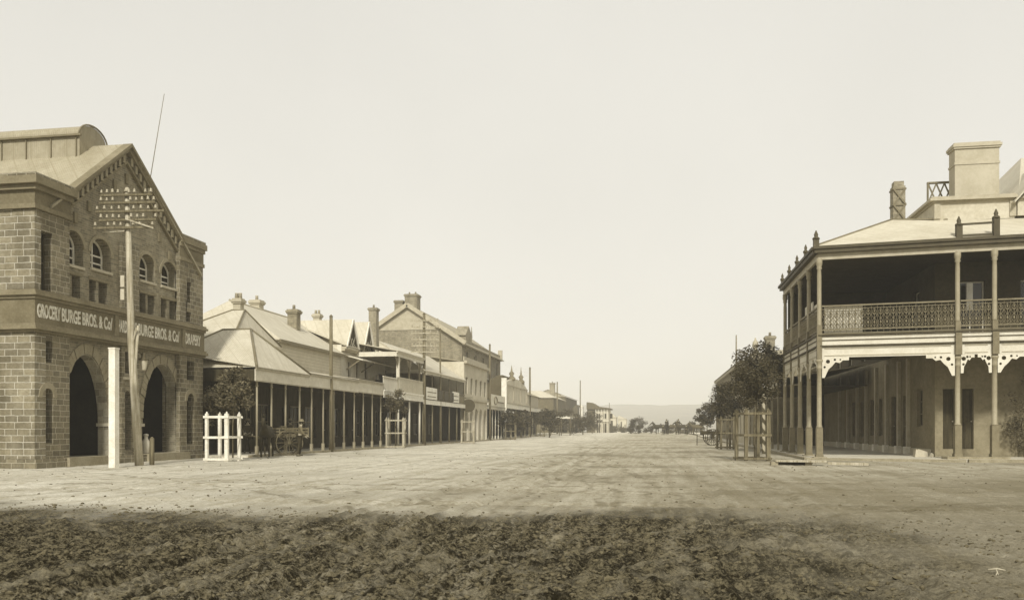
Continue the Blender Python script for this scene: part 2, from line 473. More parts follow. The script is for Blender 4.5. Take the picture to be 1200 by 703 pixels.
    roadc = t.mix(t.math('MULTIPLY', streak, t.mapr(nB, .35, .6, .15, .75)), roadc, S(.07))
    midd = t.math('MULTIPLY', t.mapr(x, -2, 4), t.mapr(y, 30, 20)); roadc = t.mix(t.math('MULTIPLY', midd, t.mapr(nB, .3, .65, .25, .75)), roadc, S(.17))
    speck = t.mapr(t.noise(P, 34, 3, .8), .56, .66); roadc = t.mix(t.math('MULTIPLY', speck, .45), roadc, S(.10))
    c = t.mix(soil, roadc, soilc)
    t.l.new(c, b.inputs['Base Color'])
    h = t.math('ADD', t.math('MULTIPLY', nC, 1.), t.math('MULTIPLY', t.noise(P, 60, 4, .7), .5))
    t.l.new(t.bump(h, 1., .05), b.inputs['Normal'])
    return m
GM = ground_mat(); road.data.materials.append(GM)
g = MB(); g.poly([(-3500, -600, -3.2), (3500, -600, -3.2), (3500, 4000, -3.2), (-3500, 4000, -3.2)])
structure('ground', g, M('dry_grass_plain', .30, .25, .02, bump=0))
# skirt around the camera and beside the street so that the land is continuous
g = MB()
for q in ([(-400, -200), (400, -200), (400, 3), (-400, 3)],): 
    g.poly([(x, y, -.16) for x, y in q])
structure('ground_near', g, GM)
g = MB()
g.poly([(-500, 3, -.17), (500, 3, -.17), (500, 215, -.17), (-500, 215, -.17)])
g.poly([(-500, 215, -.17), (500, 215, -.17), (700, 420, -3.15), (-700, 420, -3.15)])
structure('ground_block', g, GM)
# clods, scattered thickly over the turned soil
def clods():
    mb = MB(); rng = random.Random(3)
    ico = [(0, 0, 1), (.89, 0, .45), (.28, .85, .45), (-.72, .53, .45), (-.72, -.53, .45), (.28, -.85, .45), (.72, .53, -.45), (-.28, .85, -.45), (-.89, 0, -.45), (-.28, -.85, -.45), (.72, -.53, -.45), (0, 0, -1)]
    fc = [(0, 1, 2), (0, 2, 3), (0, 3, 4), (0, 4, 5), (0, 5, 1), (1, 6, 2), (2, 7, 3), (3, 8, 4), (4, 9, 5), (5, 10, 1), (6, 7, 2), (7, 8, 3), (8, 9, 4), (9, 10, 5), (10, 6, 1), (11, 7, 6), (11, 8, 7), (11, 9, 8), (11, 10, 9), (11, 6, 10)]
    pts = []
    while len(pts) < 15000:
        Z = 4.5+10*rng.random()**1.0; t = rng.uniform(-.9, .85)
        x, y = Z*t*CY-Z*SY, Z*t*SY+Z*CY
        if y > 13.2: continue
        if x > 1.2+rng.random()*3 and rng.random() < .85: continue
        if y > 11.5+rng.random()*2: continue
        cl = vnoise(np.array([x*1.3]), np.array([y*1.3]), 77)[0]
        if rng.random() > cl*1.5-.2: continue
        pts.append((x, y, rng.uniform(.006, .016)*(1+1.8*rng.random()**7)))
    for k in range(900):       # loose stones on the road
        Z = 13+40*rng.random()**1.5; t = rng.uniform(-.75, .7)
        pts.append((Z*t*CY-Z*SY, Z*t*SY+Z*CY, rng.uniform(.01, .03)))
    xs = np.array([p[0] for p in pts]); ys = np.array([p[1] for p in pts]); zs = ground_z(xs, ys)
    for (x, y, r), z in zip(pts, zs):
        b = len(mb.v); a = rng.uniform(0, 6.28); ca, sa = math.cos(a), math.sin(a)
        sx, sy, sz = r*rng.uniform(.8, 1.7), r*rng.uniform(.7, 1.2), r*rng.uniform(.5, .9)
        for vx, vy, vz in ico:
            j = rng.uniform(.75, 1.2); X, Y = vx*sx*j, vy*sy*j
            mb.v.append((x+X*ca-Y*sa, y+X*sa+Y*ca, z+r*.15+vz*sz*j))
        for f in fc: mb.quadidx([b+i for i in f])
    o = mb.build('soil_clods', CLOD)
    tag(o, 'loose dark clods of turned earth strewn over the near ground', 'soil', kind='stuff')
clods()

# hills
def hills():
    nx, ny = 420, 26
    mb_v = []; 
    xs = np.linspace(-1900, 2200, nx); ys = np.linspace(900, 1900, ny)
    X, Y = np.meshgrid(xs, ys, indexing='ij')
    t = (Y-900)/700
    prof = np.clip(t, 0, 1)**1.3
    H = -3+prof*(50+3*(fbm(X*.002, Y*.002, 3, 3)-.5))+prof*6*(fbm(X*.035, Y*.02, 4, 8, .7)-.5)
    H = np.where(t > 1, H-(t-1)*60, H)
    me = bpy.data.meshes.new('hills'); me.vertices.add(nx*ny); me.vertices.foreach_set('co', np.stack([X, Y, H], -1).ravel())
    i = np.arange(nx-1)[:, None]*ny+np.arange(ny-1)[None]
    q = np.stack([i, i+ny, i+ny+1, i+1], -1).reshape(-1, 4)
    me.loops.add(q.size); me.polygons.add(len(q)); me.loops.foreach_set('vertex_index', q.ravel())
    me.polygons.foreach_set('loop_start', np.arange(len(q))*4); me.update(); me.validate()
    me.materials.append(M('wooded_hillside', .12, .8, .035, bump=0))
    o = bpy.data.objects.new('hills', me); col.objects.link(o); o['kind'] = 'structure'
hills()

# footpaths, kerbs
XK = -17.8; XW = -20.8
def strip(name, x0, x1, y0, y1, z, mat, step=6, thick=.35):
    mb = MB(); n = max(1, int((y1-y0)/step))
    for i in range(n):
        a, b = y0+(y1-y0)*i/n, y0+(y1-y0)*(i+1)/n
        za, zb = float(far_rise(a))+z, float(far_rise(b))+z
        k = len(mb.v)
        mb.v += [(x0, a, za-thick), (x1, a, za-thick), (x1, b, zb-thick), (x0, b, zb-thick), (x0, a, za), (x1, a, za), (x1, b, zb), (x0, b, zb)]
        for q in ((4, 5, 6, 7), (1, 2, 6, 5), (3, 0, 4, 7))+(((0, 1, 5, 4),) if i == 0 else ())+(((2, 3, 7, 6),) if i == n-1 else ()):
            mb.quadidx([k+j for j in q])
    return structure(name, mb, mat)
strip('footpath_left', -23.0, XK-.16, 35.5, 240, .10, PATH)
strip('kerb_left', XK-.16, XK+.04, 35.5, 240, .125, KERBM, 3)
strip('footpath_right', 6.2, 11.78, 36.9, 200, .08, PATH)
strip('footpath_corner', 11.783, 45, 35.3, 39.25, .10, PATH)
g = MB(); g.prism([(6.2, 36.9, -.2), (11.78, 35.3, -.2), (11.78, 36.895, -.2)], (0, 0, .282)); structure('footpath_splay', g, PATH)
strip('kerb_right', 6.02, 6.2, 36.9, 200, .105, KERBM, 3)
g = MB(); g.beam((6.1, 36.85, .0), (11.7, 35.2, .0), .16, .21); g.box(11.78, 45, 35.13, 35.29, -.2, .125); structure('kerb_corner', g, KERBM)

# ================================================================== STONE STORE
def stone_store():
    X0 = -20.0; XP = -19.82
    YA = yX(40.5, XP); Y1 = yX(76, X0); YM = yX(146, X0); Y2 = yX(206, X0); YB = 34.95
    th = Thing('stone_store', 'tall rough stone store with twin arched doorways, gable and painted grocery and drapery sign band', 'store', (X0, 30, 0))
    U = (0, 1, 0); N = (-1, 0, 0); O = (X0, 0, 0)
    def yz(px, py, X=X0):
        y, k = onX(px, X); return y, hgt(py, k)
    zsp = 1.4; holes = []; arches = []
    for a, b, ap in ((72.8, 127.5, (100, 414.5)), (166.5, 211.5, (187, 425.5))):
        ya, yb = yX(a, X0), yX(b, X0); zt = yz(*ap)[1]; arches.append((ya, yb, zt)); holes.append(arch_hole(ya, yb, .3, zsp, zt, 28))
    ups = []
    for a, b, t0, b0 in ((73, 97.5, (85, 270), (85, 311)), (106, 130, (118, 280), (118, 317)), (163, 181.5, (172, 298), (172, 330)), (188.5, 207, (198, 307), (198, 337))):
        ya, yb = yX(a, X0), yX(b, X0); zt = yz(*t0)[1]; zb = yz(*b0)[1]; zs = zt-(yb-ya)/2
        ups.append((ya, yb, zb, zs, zt)); holes.append(arch_hole(ya, yb, zb, zs, zt, 14))
    lows = []
    for a, b in ((72.8, 80.5), (84, 94), (104.5, 112.5), (115.5, 125.5), (163.5, 170.7), (173, 181), (188.5, 195.2), (198.5, 206.3)):
        ya, yb = yX(a, X0), yX(b, X0); lows.append((ya, yb, 5.84, 6.62)); holes.append(rect(ya, yb, 5.84, 6.62))
    mid = []
    for a, b, z0, z1 in ((143.5, 152.5, yz(148, 437)[1], yz(148, 412)[1]),):
        ya, yb = yX(a, X0), yX(b, X0); mid.append((ya, yb, z0, z1)); holes.append(rect(ya, yb, z0, z1))
    ns = (yX(145, X0), yX(154, X0), yz(148, 527)[1], 2.35, 2.75); holes.append(arch_hole(*ns, n=8))
    ZE = 9.35; ZP = 12.0
    w = MB(); w.wall(O, U, N, .45, [(Y1, 0), (Y2, 0), (Y2, ZE), (YM, ZP), (Y1, ZE)], holes)
    wall = th.part('gable_wall', w, BRICK)
    # piers
    pn = [(yX(48, XP), yX(61, XP), yz(54, 343)[1], yz(54, 274)[1]), (yX(47.6, XP), yX(61.5, XP), yz(54, 425)[1], yz(54, 400)[1])]
    pna = (yX(48.8, XP), yX(62.3, XP), yz(54, 519)[1], yz(54, 466)[1], yz(54, 455)[1])
    Y1c = Y1-.002; w = MB(); w.wall((XP, 0, 0), U, N, .8, [(YA, 0), (Y1c, 0), (Y1c, 9.3), (YA, 9.3)], [rect(*p) for p in pn]+[arch_hole(*pna, n=8)])
    th.part('corner_pier', w, STONE2)
    pf = [(yX(218, XP), yX(224, XP), yz(221, 378)[1], yz(221, 356)[1]), (yX(219, XP), yX(227.5, XP), yz(223, 446)[1], yz(223, 424)[1]), (yX(219, XP), yX(224, XP), 6.3, 7.6)]
    pfa = (yX(219, XP), yX(227.5, XP), yz(223, 520)[1], yz(223, 470)[1], yz(223, 461)[1])
    Y2c = Y2+.002; w = MB(); w.wall((XP, 0, 0), U, N, .8, [(Y2c, 0), (YB, 0), (YB, 9.3), (Y2c, 9.3)], [rect(*p) for p in pf]+[arch_hole(*pfa, n=8)])
    th.part('corner_pier', w, STONE2)
    # backs of blind openings on the piers
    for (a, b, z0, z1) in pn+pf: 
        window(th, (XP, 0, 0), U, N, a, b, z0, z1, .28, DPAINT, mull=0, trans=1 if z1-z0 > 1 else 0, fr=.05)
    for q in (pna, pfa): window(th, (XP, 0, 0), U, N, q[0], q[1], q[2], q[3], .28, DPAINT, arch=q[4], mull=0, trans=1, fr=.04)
    # hoods over the slits
    for q in (pna, pfa):
        c = (q[0]+q[1])/2; r = (q[1]-q[0])/2; h = MB()
        h.wall((XP+.03, 0, 0), U, N, .05, [(q[1]+.16, q[3])]+arc(c, q[3], r+.16, q[4]-q[3]+.2, 10)[1:]+arc(c, q[3], r, q[4]-q[3], 10)[::-1])
        th.part('hood_stone', h, VOUS)
    # centre pilaster
    w = MB(); ya, yb = yX(139, X0), yX(143, X0)
    w.box(X0+.002, X0+.12, ya, ya+.22, 0, 4.4); yc = yX(155.5, X0); w.box(X0+.002, X0+.12, yc, yc+.25, 0, 4.4)
    w.box(X0+.002, X0+.12, ya, yc+.25, 5.8, 8.3)
    th.part('pilaster', w, STONE2)
    # side wall
    w = MB(); w.wall((0, YA, 0), (1, 0, 0), (0, 1, 0), .7, rect(-38, X0-.62+.0, 0, 9.3)); w.wall((0, YA, 0), (1, 0, 0), (0, 1, 0), .7, rect(X0-.618, XP+.0-.003, 0, 9.3)) if False else None
    th.part('side_wall', w, STONE)
    w = MB(); w.box(X0-.62, XP+.012, YA-.012, YA+.5, .31, 4.4); w.box(X0-.62, XP+.012, YA-.012, YA+.28, 5.82, 8.38)
    th.part('quoin', w, STONE)
    w = MB(); w.box(-38, XP-.8, YB-.7, YB, 0, 9.3); w.box(-38, -37.3, YA+.7, YB-.7, 0, 9.3)
    th.part('rear_wall', w, STONE)
    # plinth + doorstep
    w = MB()
    w.box(XP+.0+.002, XP+.118, YA, Y1+.05, 0, .30); w.box(X0+.002, XP+.12, Y1+.052, arches[0][0]-.15, 0, .29)
    w.box(X0+.002, XP+.12, arches[0][1]+.1, arches[1][0]-.1, 0, .29); w.box(X0+.002, XP+.12, arches[1][1]+.1, YB+.1, 0, .30)
    w.box(-38, XP+.12, YA-.1, YA-.002, 0, .302)
    th.part('plinth', w, STONE2)
    for a, b, zt in arches:
        w = MB(); w.box(X0-.7, XP+.22, a-.14, b+.09, .0, .315); th.part('doorstep', w, VOUS)
    # arch rings
    for i, (a, b, zt) in enumerate(arches):
        c = (a+b)/2; r = (b-a)/2; n = 28; A = arc(c, zsp, r, zt-zsp, n); Bq = arc(c, zsp, r+.34, zt-zsp+.36, n)
        h = MB()
        for k in range(n):
            t0, t1 = .06, .94
            def L(p, q, t): return (p[0]+(q[0]-p[0])*t, p[1]+(q[1]-p[1])*t)
            a0, a1 = L(A[k], A[k+1], t0), L(A[k], A[k+1], t1); b0, b1 = L(Bq[k], Bq[k+1], t0), L(Bq[k], Bq[k+1], t1)
            d = .025+.012*(k % 3); h.wall((X0+d, 0, 0), U, N, d+.05, [a0, b0, b1, a1])
        th.part('arch_ring', h, VOUS)
        # reveal lining, impost
        h = MB()
        for k in range(n): 
            p, q = A[k], A[k+1]
            h.wall((X0-.01, 0, 0), U, N, .42, [(p[0], p[1]), (q[0], q[1]), (c+(q[0]-c)*.985, zsp+(q[1]-zsp)*.985), (c+(p[0]-c)*.985, zsp+(p[1]-zsp)*.985)])
        h.box(X0-.43, X0-.012, b-.02, b-.001, .318, zsp); h.box(X0-.43, X0-.012, a+.001, a+.02, .318, zsp)
        th.part('arch_reveal', h, REVEAL)
        h = MB(); h.box(X0-.47, X0+.07, b-.07, b+.2, zsp-.02, zsp+.1); h.box(X0-.47, X0+.07, a-.2, a+.07, zsp-.02, zsp+.1)
        th.part('impost', h, SILL)
        # porch lining behind the arch
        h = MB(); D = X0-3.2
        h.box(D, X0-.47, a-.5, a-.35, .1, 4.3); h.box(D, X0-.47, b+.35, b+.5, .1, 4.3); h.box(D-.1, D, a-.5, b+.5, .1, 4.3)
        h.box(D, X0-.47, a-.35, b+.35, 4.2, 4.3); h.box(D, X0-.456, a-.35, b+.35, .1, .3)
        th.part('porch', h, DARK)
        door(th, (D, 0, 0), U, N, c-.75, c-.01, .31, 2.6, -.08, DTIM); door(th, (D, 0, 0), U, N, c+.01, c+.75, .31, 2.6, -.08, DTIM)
    # upper windows
    for (ya, yb, zb, zs, zt) in ups:
        window(th, O, U, N, ya+.01, yb-.01, zb+.02, zs, .34, WHITEP, arch=zt-.01, mull=1, trans=2, fr=.08)
        h = MB(); c = (ya+yb)/2; r = (yb-ya)/2
        h.wall((X0+.03, 0, 0), U, N, .06, [(yb+.13, zs)]+arc(c, zs, r+.13, zt-zs+.13, 12)[1:]+arc(c, zs, r, zt-zs, 12)[::-1]); th.part('arch_ring', h, VOUS)
        h = MB(); h.box(X0-.36, X0+.07, ya-.02, yb+.02, zb-.08, zb+.015); th.part('sill', h, SILL)
    for (ya, yb, z0, z1) in lows: window(th, O, U, N, ya, yb, z0, z1, .3, MPAINT, mull=0, trans=0, fr=.05)
    for i in range(0, 8, 2):
        h = MB(); h.box(X0-.1, X0+.06, lows[i][0]-.06, lows[i+1][1]+.06, 6.63, 6.74); th.part('lintel', h, TRIM)
    for (ya, yb, z0, z1) in mid:
        window(th, O, U, N, ya, yb, z0, z1, .25, DPAINT, mull=0, trans=0); h = MB(); h.box(X0-.1, X0+.13, ya-.15, yb+.15, z0-.26, z0-.16); th.part('sill', h, SILL)
    window(th, O, U, N, ns[0], ns[1], ns[2], ns[3], .25, DPAINT, arch=ns[4], mull=0, trans=1, fr=.04)
    # mouldings, sign band (wrap the corner)
    def course(name, z0, z1, pr, mat, side=True):
        h = MB(); xp = XP+pr; Bz = YB+pr*.5
        h.box(XP+.004, xp, YA-pr, Bz, z0, z1)
        h.box(X0+.002, XP+.003, Y1+.004, Y2-.004, z0, z1)
        if side: h.box(-38, XP+.004, YA-pr, YA-.016, z0, z1)
        h.box(X0-.6, XP+.003, YB+.002, Bz, z0, z1)
        return th.part(name, h, mat)
    course('string_course', 4.42, 4.50, .10, TRIM); course('string_course', 4.502, 4.62, .2, TRIM); course('string_course', 4.622, 4.70, .13, TRIM)
    sb = course('sign_band', 4.702, 5.50, .05, SIGNB)
    course('string_course', 5.502, 5.60, .11, TRIM); course('string_course', 5.602, 5.70, .2, TRIM); course('string_course', 5.702, 5.79, .13, TRIM)
    # band pilaster blocks
    h = MB()
    for a, b in ((132.5, 136.5), (211.5, 215)):
        h = MB(); h.box(XP+.052, XP+.10, yX(a, XP), yX(b, XP), 4.72, 5.49); th.part('band_block', h, TRIM)
    LET = M('sign_lettering_white', .62, .45, 7, bump=0)
    XS = XP+.052
    for body, a, b in (('GROCERY', 39.6, 70.8), ('BURGE BROS. & Co/', 72.3, 131.5), ('HARDWARE', 138, 160), ('BURGE BROS. & Co/', 162, 210), ('DRAPERY', 217.3, 235)):
        ya, yb = yX(a, XS), yX(b, XS)
        if a < 40: ya = YA+.06
        z0 = 4.90
        text_mesh('sign_lettering', body, (XS, ya, z0), (0, 1, 0), .46, yb-ya, LET, th, sb, bold=.03)
    # pier entablatures (far and near), wrap
    for za, zb, pr, mt in ((8.4, 8.55, .12, TRIM), (8.552, 9.0, .04, SIGNB), (9.002, 9.16, .16, TRIM), (9.162, 9.40, .3, TRIM), (9.402, 9.52, .2, STONE2)):
        h = MB()
        h.box(XP+.001 if zb < 9.3 else XP-.8, XP+pr, YA-pr, Y1+.02, za, zb)
        h.box(-38, XP+.0005 if zb < 9.3 else XP-.801, YA-pr, YA-.014 if zb < 9.3 else YA+.6, za, zb)
        q = pr*.45; h.box(XP+.001 if zb < 9.3 else XP-.8, XP+q, Y2-.02, YB+q, za, zb)
        h.box(-38, XP+.0005 if zb < 9.3 else XP-.801, YB+.002 if zb < 9.3 else YB-.6, YB+q, za, zb)
        th.part('cornice', h, mt)
    # raking cornice + dentils
    h = MB()
    for (ya, yb) in ((Y1-.25, YM), (Y2+.25, YM)):
        za = ZE-.25*(ZP-ZE)/(YM-Y1)
        for off, hh, pr in ((.0, .13, .33), (-.165, .16, .22), (-.62, .12, .12)):
            pts = [(ya, za+off), (yb, ZP+off), (yb, ZP+off+hh), (ya, za+off+hh)]
            h.wall((X0+pr, 0, 0), U, N, pr+.05 if off == 0 else pr-.003, [(p if ya < yb else p) for p in pts])
        for k in range(13):
            t = (k+.7)/13.6; y = ya+(yb-ya)*t; z = za+(ZP-za)*t
            dd = MB(); dd.box(X0+.003, X0+.16, y-.07, y+.07, z-.48, z-.17); th.part('dentil', dd, VOUS)
    th.part('raking_cornice', h, TRIM)
    # corbel table: hanging dark bricks under the gable
    for k in range(9):
        h = MB(); y = Y1+.5+(Y2-Y1-1)*k/8; z = ZE+(ZP-ZE)*(1-abs(y-YM)/(YM-Y1))-1.05
        h.box(X0+.003, X0+.07, y-.09, y+.09, z-.25, z+.12); th.part('corbel', h, TRIM)
    # roof
    h = MB(); yl, yr = Y1-1.0, Y2+1.6; sl = (ZP-ZE)/(YM-Y1)
    zr = ZP+.12
    h.prism([(X0+.3, YM, zr), (X0+.3, yl, zr-sl*(YM-yl)), (X0+.3, yl, zr-.1-sl*(YM-yl)), (X0+.3, YM, zr-.1)], (-17, 0, 0))
    h.prism([(X0+.3, YM, zr), (X0+.3, yr, zr-sl*(yr-YM)), (X0+.3, yr, zr-.1-sl*(yr-YM)), (X0+.3, YM, zr-.1)], (-17, 0, 0))
    roof = th.part('roof', h, IRON2)
    # barrel roof monitor
    XM = at(109, Z=onY(109, YM)[1])[0]; hw = .78
    prof = [(YM+hw, 11.2), (YM+hw, 12.3)]+[(YM+hw*math.cos(PI*i/12), 12.3+.52*math.sin(PI*i/12)) for i in range(1, 12)]+[(YM-hw, 12.3), (YM-hw, 11.2)]
    h = MB(); h.prism([(XM, y, z) for y, z in prof], (-13, 0, 0)); mo = th.part('roof_monitor', h, IRON2, roof)
    h = MB()
    h.box(XM-13, XM+.12, YM-hw-.12, YM-hw-.02, 12.24, 12.31)
    for k in range(9): h.box(XM-.1-k*1.05-.04, XM-.1-k*1.05, YM-hw-.05, YM-hw-.002, 11.2, 12.24)
    A = [(XM, YM+(hw+.06)*math.cos(PI*i/12), 12.3+.56*math.sin(PI*i/12)) for i in range(13)]
    h.tube([(XM+.02, a[1], a[2]) for a in A], .035, 6)
    h.box(XM-13, XM+.04, YM-.04, YM+.04, 12.82, 12.86)
    th.part('monitor_trim', h, MPAINT, roof)
    # downpipe
    h = MB(); yd = yX(212.5, X0); h.tube([(X0+.1, yd, 4.35), (X0+.1, yd, .9)], .045, 8); th.part('downpipe', h, DPAINT)
    # flagpole behind gable
    h = MB(); bx, bz = -21.5, 11.2; y0 = 31.2
    p0 = Vector((-21.5, yX(170, -21.5), 10.6)); k = onX(170, -21.5)[1]; p1 = Vector((-21.5, yX(192.5, -21.5), hgt(110, onX(192, -21.5)[1])))
    h.tube([p0, p1], [.022, .012], 6); th.part('flagpole', h, GTIM)
stone_store()

# ================================================================== POLES
def white_post():
    x, y = at(133.5, 548); t = Thing('marker_post', 'tall square white post standing on the kerb before the stone store', 'post', (x, y, 0))
    h = MB(); h.box(x-.115, x+.115, y-.115, y+.115, -.1, 3.93); t.part('shaft', h, WHITEP)
    h = MB(); h.prism([(x-.13, y-.13, 3.93), (x+.13, y-.13, 3.93), (x+.13, y+.13, 3.93), (x-.13, y+.13, 3.93)], (0, 0, .04)); t.part('cap', h, WHITEP)
white_post()

def insul(mb, p, s=1):
    mb.lathe(p, [(.012*s, 0), (.012*s, .05*s), (.045*s, .05*s), (.05*s, .08*s), (.03*s, .1*s), (.04*s, .12*s), (.028*s, .16*s), (.005, .175*s)], 8)
def telegraph_pole():
    x0, y0 = at(163.5, 545.5); Z = EYE*1000/43.5
    xt, yt = at(149, Z=Z); zt = hgt(224, Z)
    t = Thing('telegraph_pole', 'leaning timber telegraph pole with five crossarms of white insulators, beside the stone store', 'telegraph pole', (x0, y0, 0))
    t.loc = (x0, y0, 0)
    a = Vector((x0, y0, -.1)); b = Vector((xt, yt, zt))
    m = a.lerp(b, .45)+Vector((-.1, 0, 0))
    h = MB(); h.tube([a, a.lerp(m, .5), m, m.lerp(b, .5), b], [.15, .14, .125, .105, .085], 12); t.part('pole', h, PTIM)
    h = MB(); h.tube([Vector((x0-.38, y0+.05, 3.9)), Vector((x0-.02, y0-.16, 4.8))], .03, 6)
    h.tube([Vector((x0-.27, y0+.02, 2.3)), Vector((x0-.05, y0+.0, 4.9))], .05, 8); t.part('brace', h, PTIM)
    ux, uy = .86, .5     # arm direction across the wires
    for i, (py, pl, pr) in enumerate(((230, 122, 183), (239, 121, 186), (249, 116, 196), (259, 120, 187), (268, 113, 183))):
        z = hgt(py, Z); f = (z+.1)/(zt+.1); c = a.lerp(b, f)
        cx, cy = at(151, Z=Z)
        L0 = (151-pl)*Z/1000; L1 = (pr-151)*Z/1000
        ux, uy = CY, SY; tilt = .02
        p = Vector((c.x, c.y-.14, z)); dirv = Vector((ux, uy, tilt)).normalized()
        h = MB(); h.beam(p-dirv*L0, p+dirv*L1, .09, .07); arm = t.part('crossarm', h, GTIM)
        n = 10
        for k in range(n):
            q = -L0+.05+(L0+L1-.1)*k/(n-1)
            if abs(q) < .14 or (i*10+k) in (7, 13, 29, 38, 41, 48): continue
            h = MB(); insul(h, p+dirv*q+Vector((0, 0, .035)), .95+.25*((k*7+i*3) % 5)/5); t.part('insulator', h, INSU, arm)
    h = MB(); p = Vector((xt, yt-.16, hgt(262, Z))); h.beam(p+Vector((.05, 0, .12)), p+Vector((1.05, .1, -.22)), .05, .05); h.beam(p+Vector((-.85, 0, -.32)), p+Vector((0, 0, -.3)), .03, .03)
    t.part('arm_stay', h, PTIM)
    h = MB(); h.tube([b+Vector((0, 0, -.05)), b+Vector((0, 0, .12))], [.13, .05], 10); t.part('pole_cap', h, LPAINT)
    h = MB(); pz = hgt(322, Z); q = a.lerp(b, .68); 
    h.box(q.x-.28, q.x-.14, q.y-.2, q.y-.17, pz-.45, pz-.05); h.box(q.x-.28, q.x-.14, q.y-.2, q.y-.17, pz-.9, pz-.52); t.part('number_plate', h, CEM)
    return b
PT1 = telegraph_pole()
def street_lamp():
    X = -18.0; y, k = onX(168.5, X); z0, z1 = hgt(434, k), hgt(413, k)
    t = Thing('hanging_lamp', 'glass gas lantern with dark cap hung on the leaning pole by the second arch', 'lamp', (X, y, z0))
    c = Vector((X, y, z0)); H = z1-z0
    h = MB(); h.lathe(c, [(.07, 0), (.09, .04), (.15, H*.55), (.15, H*.58)], 6); t.part('lamp_glass', h, CEM)
    h = MB(); h.lathe(c, [(.19, H*.58), (.17, H*.64), (.09, H*.72), (.085, H*.95), (.03, H)], 8); t.part('lamp_cap', h, DPAINT)
    h = MB(); h.tube([c+Vector((0, 0, H*.9)), c+Vector((-.2, -.05, H*1.02)), c+Vector((-.45, -.1, H*.8))], .018, 6); t.part('bracket', h, DPAINT)
street_lamp()
def bollard():
    x, y = at(178, 545); t = Thing('timber_bollard', 'short grey timber post at the kerb before the second arch', 'bollard', (x, y, 0))
    h = MB(); h.tube([(x, y, -.1), (x, y, .95)], [.085, .08], 9); t.part('shaft', h, GTIM); h = MB(); h.tube([(x, y, .95), (x, y, 1.0)], [.08, .03], 9); t.part('top', h, GTIM)
bollard()
def milk_can():
    X = -20.1; y, k = onX(171, X); t = Thing('milk_can', 'pale narrow-necked can standing on the step of the second arch', 'can', (X, y, .32))
    c = (X, y, .32); h = MB(); h.lathe(c, [(.13, 0), (.15, .02), (.15, .42), (.13, .48), (.08, .58), (.075, .68)], 14); t.part('can_body', h, CANM)
    h = MB(); h.lathe(c, [(.095, .68), (.1, .71), (.09, .76), (.03, .78)], 14); t.part('lid', h, CANM)
milk_can()

def plain_pole(px, ytop, py=None, label='', r=.11, arms=(), group=None, X=XK, mat=GTIM):
    y, k = onX(px, X); zt = hgt(ytop, k); gz = float(far_rise(y))
    t = Thing('telegraph_pole', label, 'telegraph pole', (X, y, gz), group=group)
    h = MB(); h.tube([(X, y, gz-.2), (X, y, zt)], [r, r*.7], 10); t.part('pole', h, mat)
    for (apy, L, R_) in arms:
        z = hgt(apy, k); h = MB(); d = Vector((CY, SY, 0)); p = Vector((X, y-.12, z)); h.beam(p-d*L, p+d*R_, .1, .08); a = t.part('crossarm', h, PTIM)
        n = 8
        for i in range(n):
            if (i*5+int(apy)) % 4 == 0: continue
            q = -L+.06+(L+R_-.12)*i/(n-1)
            if abs(q) < .12: continue
            h = MB(); insul(h, p+d*q+Vector((0, 0, .04)), 1.0); t.part('insulator', h, INSU, a)
    h = MB(); h.tube([(X, y, zt), (X, y, zt+.12)], [r*.9, .02], 8); t.part('pole_cap', h, mat)
    return Vector((X, y, zt))
GP = 'plain telegraph poles along the left kerb'
plain_pole(388, 371, label='bare slim pole before the long verandah, nearest of the plain poles', group=GP, r=.13)
PT2 = plain_pole(497, 368, label='telegraph pole with six stacked crossarms before the two-storey balcony', r=.15, arms=[(376+7.3*i, .95 if i != 5 else 1.0, 1.15) for i in range(6)])
plain_pole(516, 386, label='slim pole just past the many-armed telegraph pole', group=GP, r=.09)
PT3 = plain_pole(574, 404, label='tall pole at the far edge of the arcaded cream building', group=GP, r=.14)
PT4 = plain_pole(621, 431, label='pole before the curved gable hall on the left side', group=GP, r=.17)
PT5 = plain_pole(653, 448, label='distant pole by the far chimney on the left side', group=GP, r=.15)
plain_pole(680, 446, label='distant pole before the dark curved roof house', group=GP, r=.16)
plain_pole(714, 472, label='farthest pole on the left side of the street', group=GP, r=.16)
def wire(a, b, sag, label):
    h = MB(); pts = []
    for i in range(13):
        t = i/12; p = a.lerp(b, t); pts.append(p-Vector((0, 0, sag*4*t*(1-t))))
    h.tube(pts, .0035, 4); o = h.build('wire', WIREM); tag(o, label, 'wire', 'telegraph wires')
wn = ('topmost', 'second', 'third')
for i in range(3):
    d = Vector((.5*i-.4, 0, -.55*i-.2))
    wire(PT2+d, PT3+d, .5+.3*i, wn[i]+' wire sagging past the arcaded cream building')
    wire(PT3+d, PT4+d, .5, wn[i]+' wire running on to the pole before the curved gable hall')

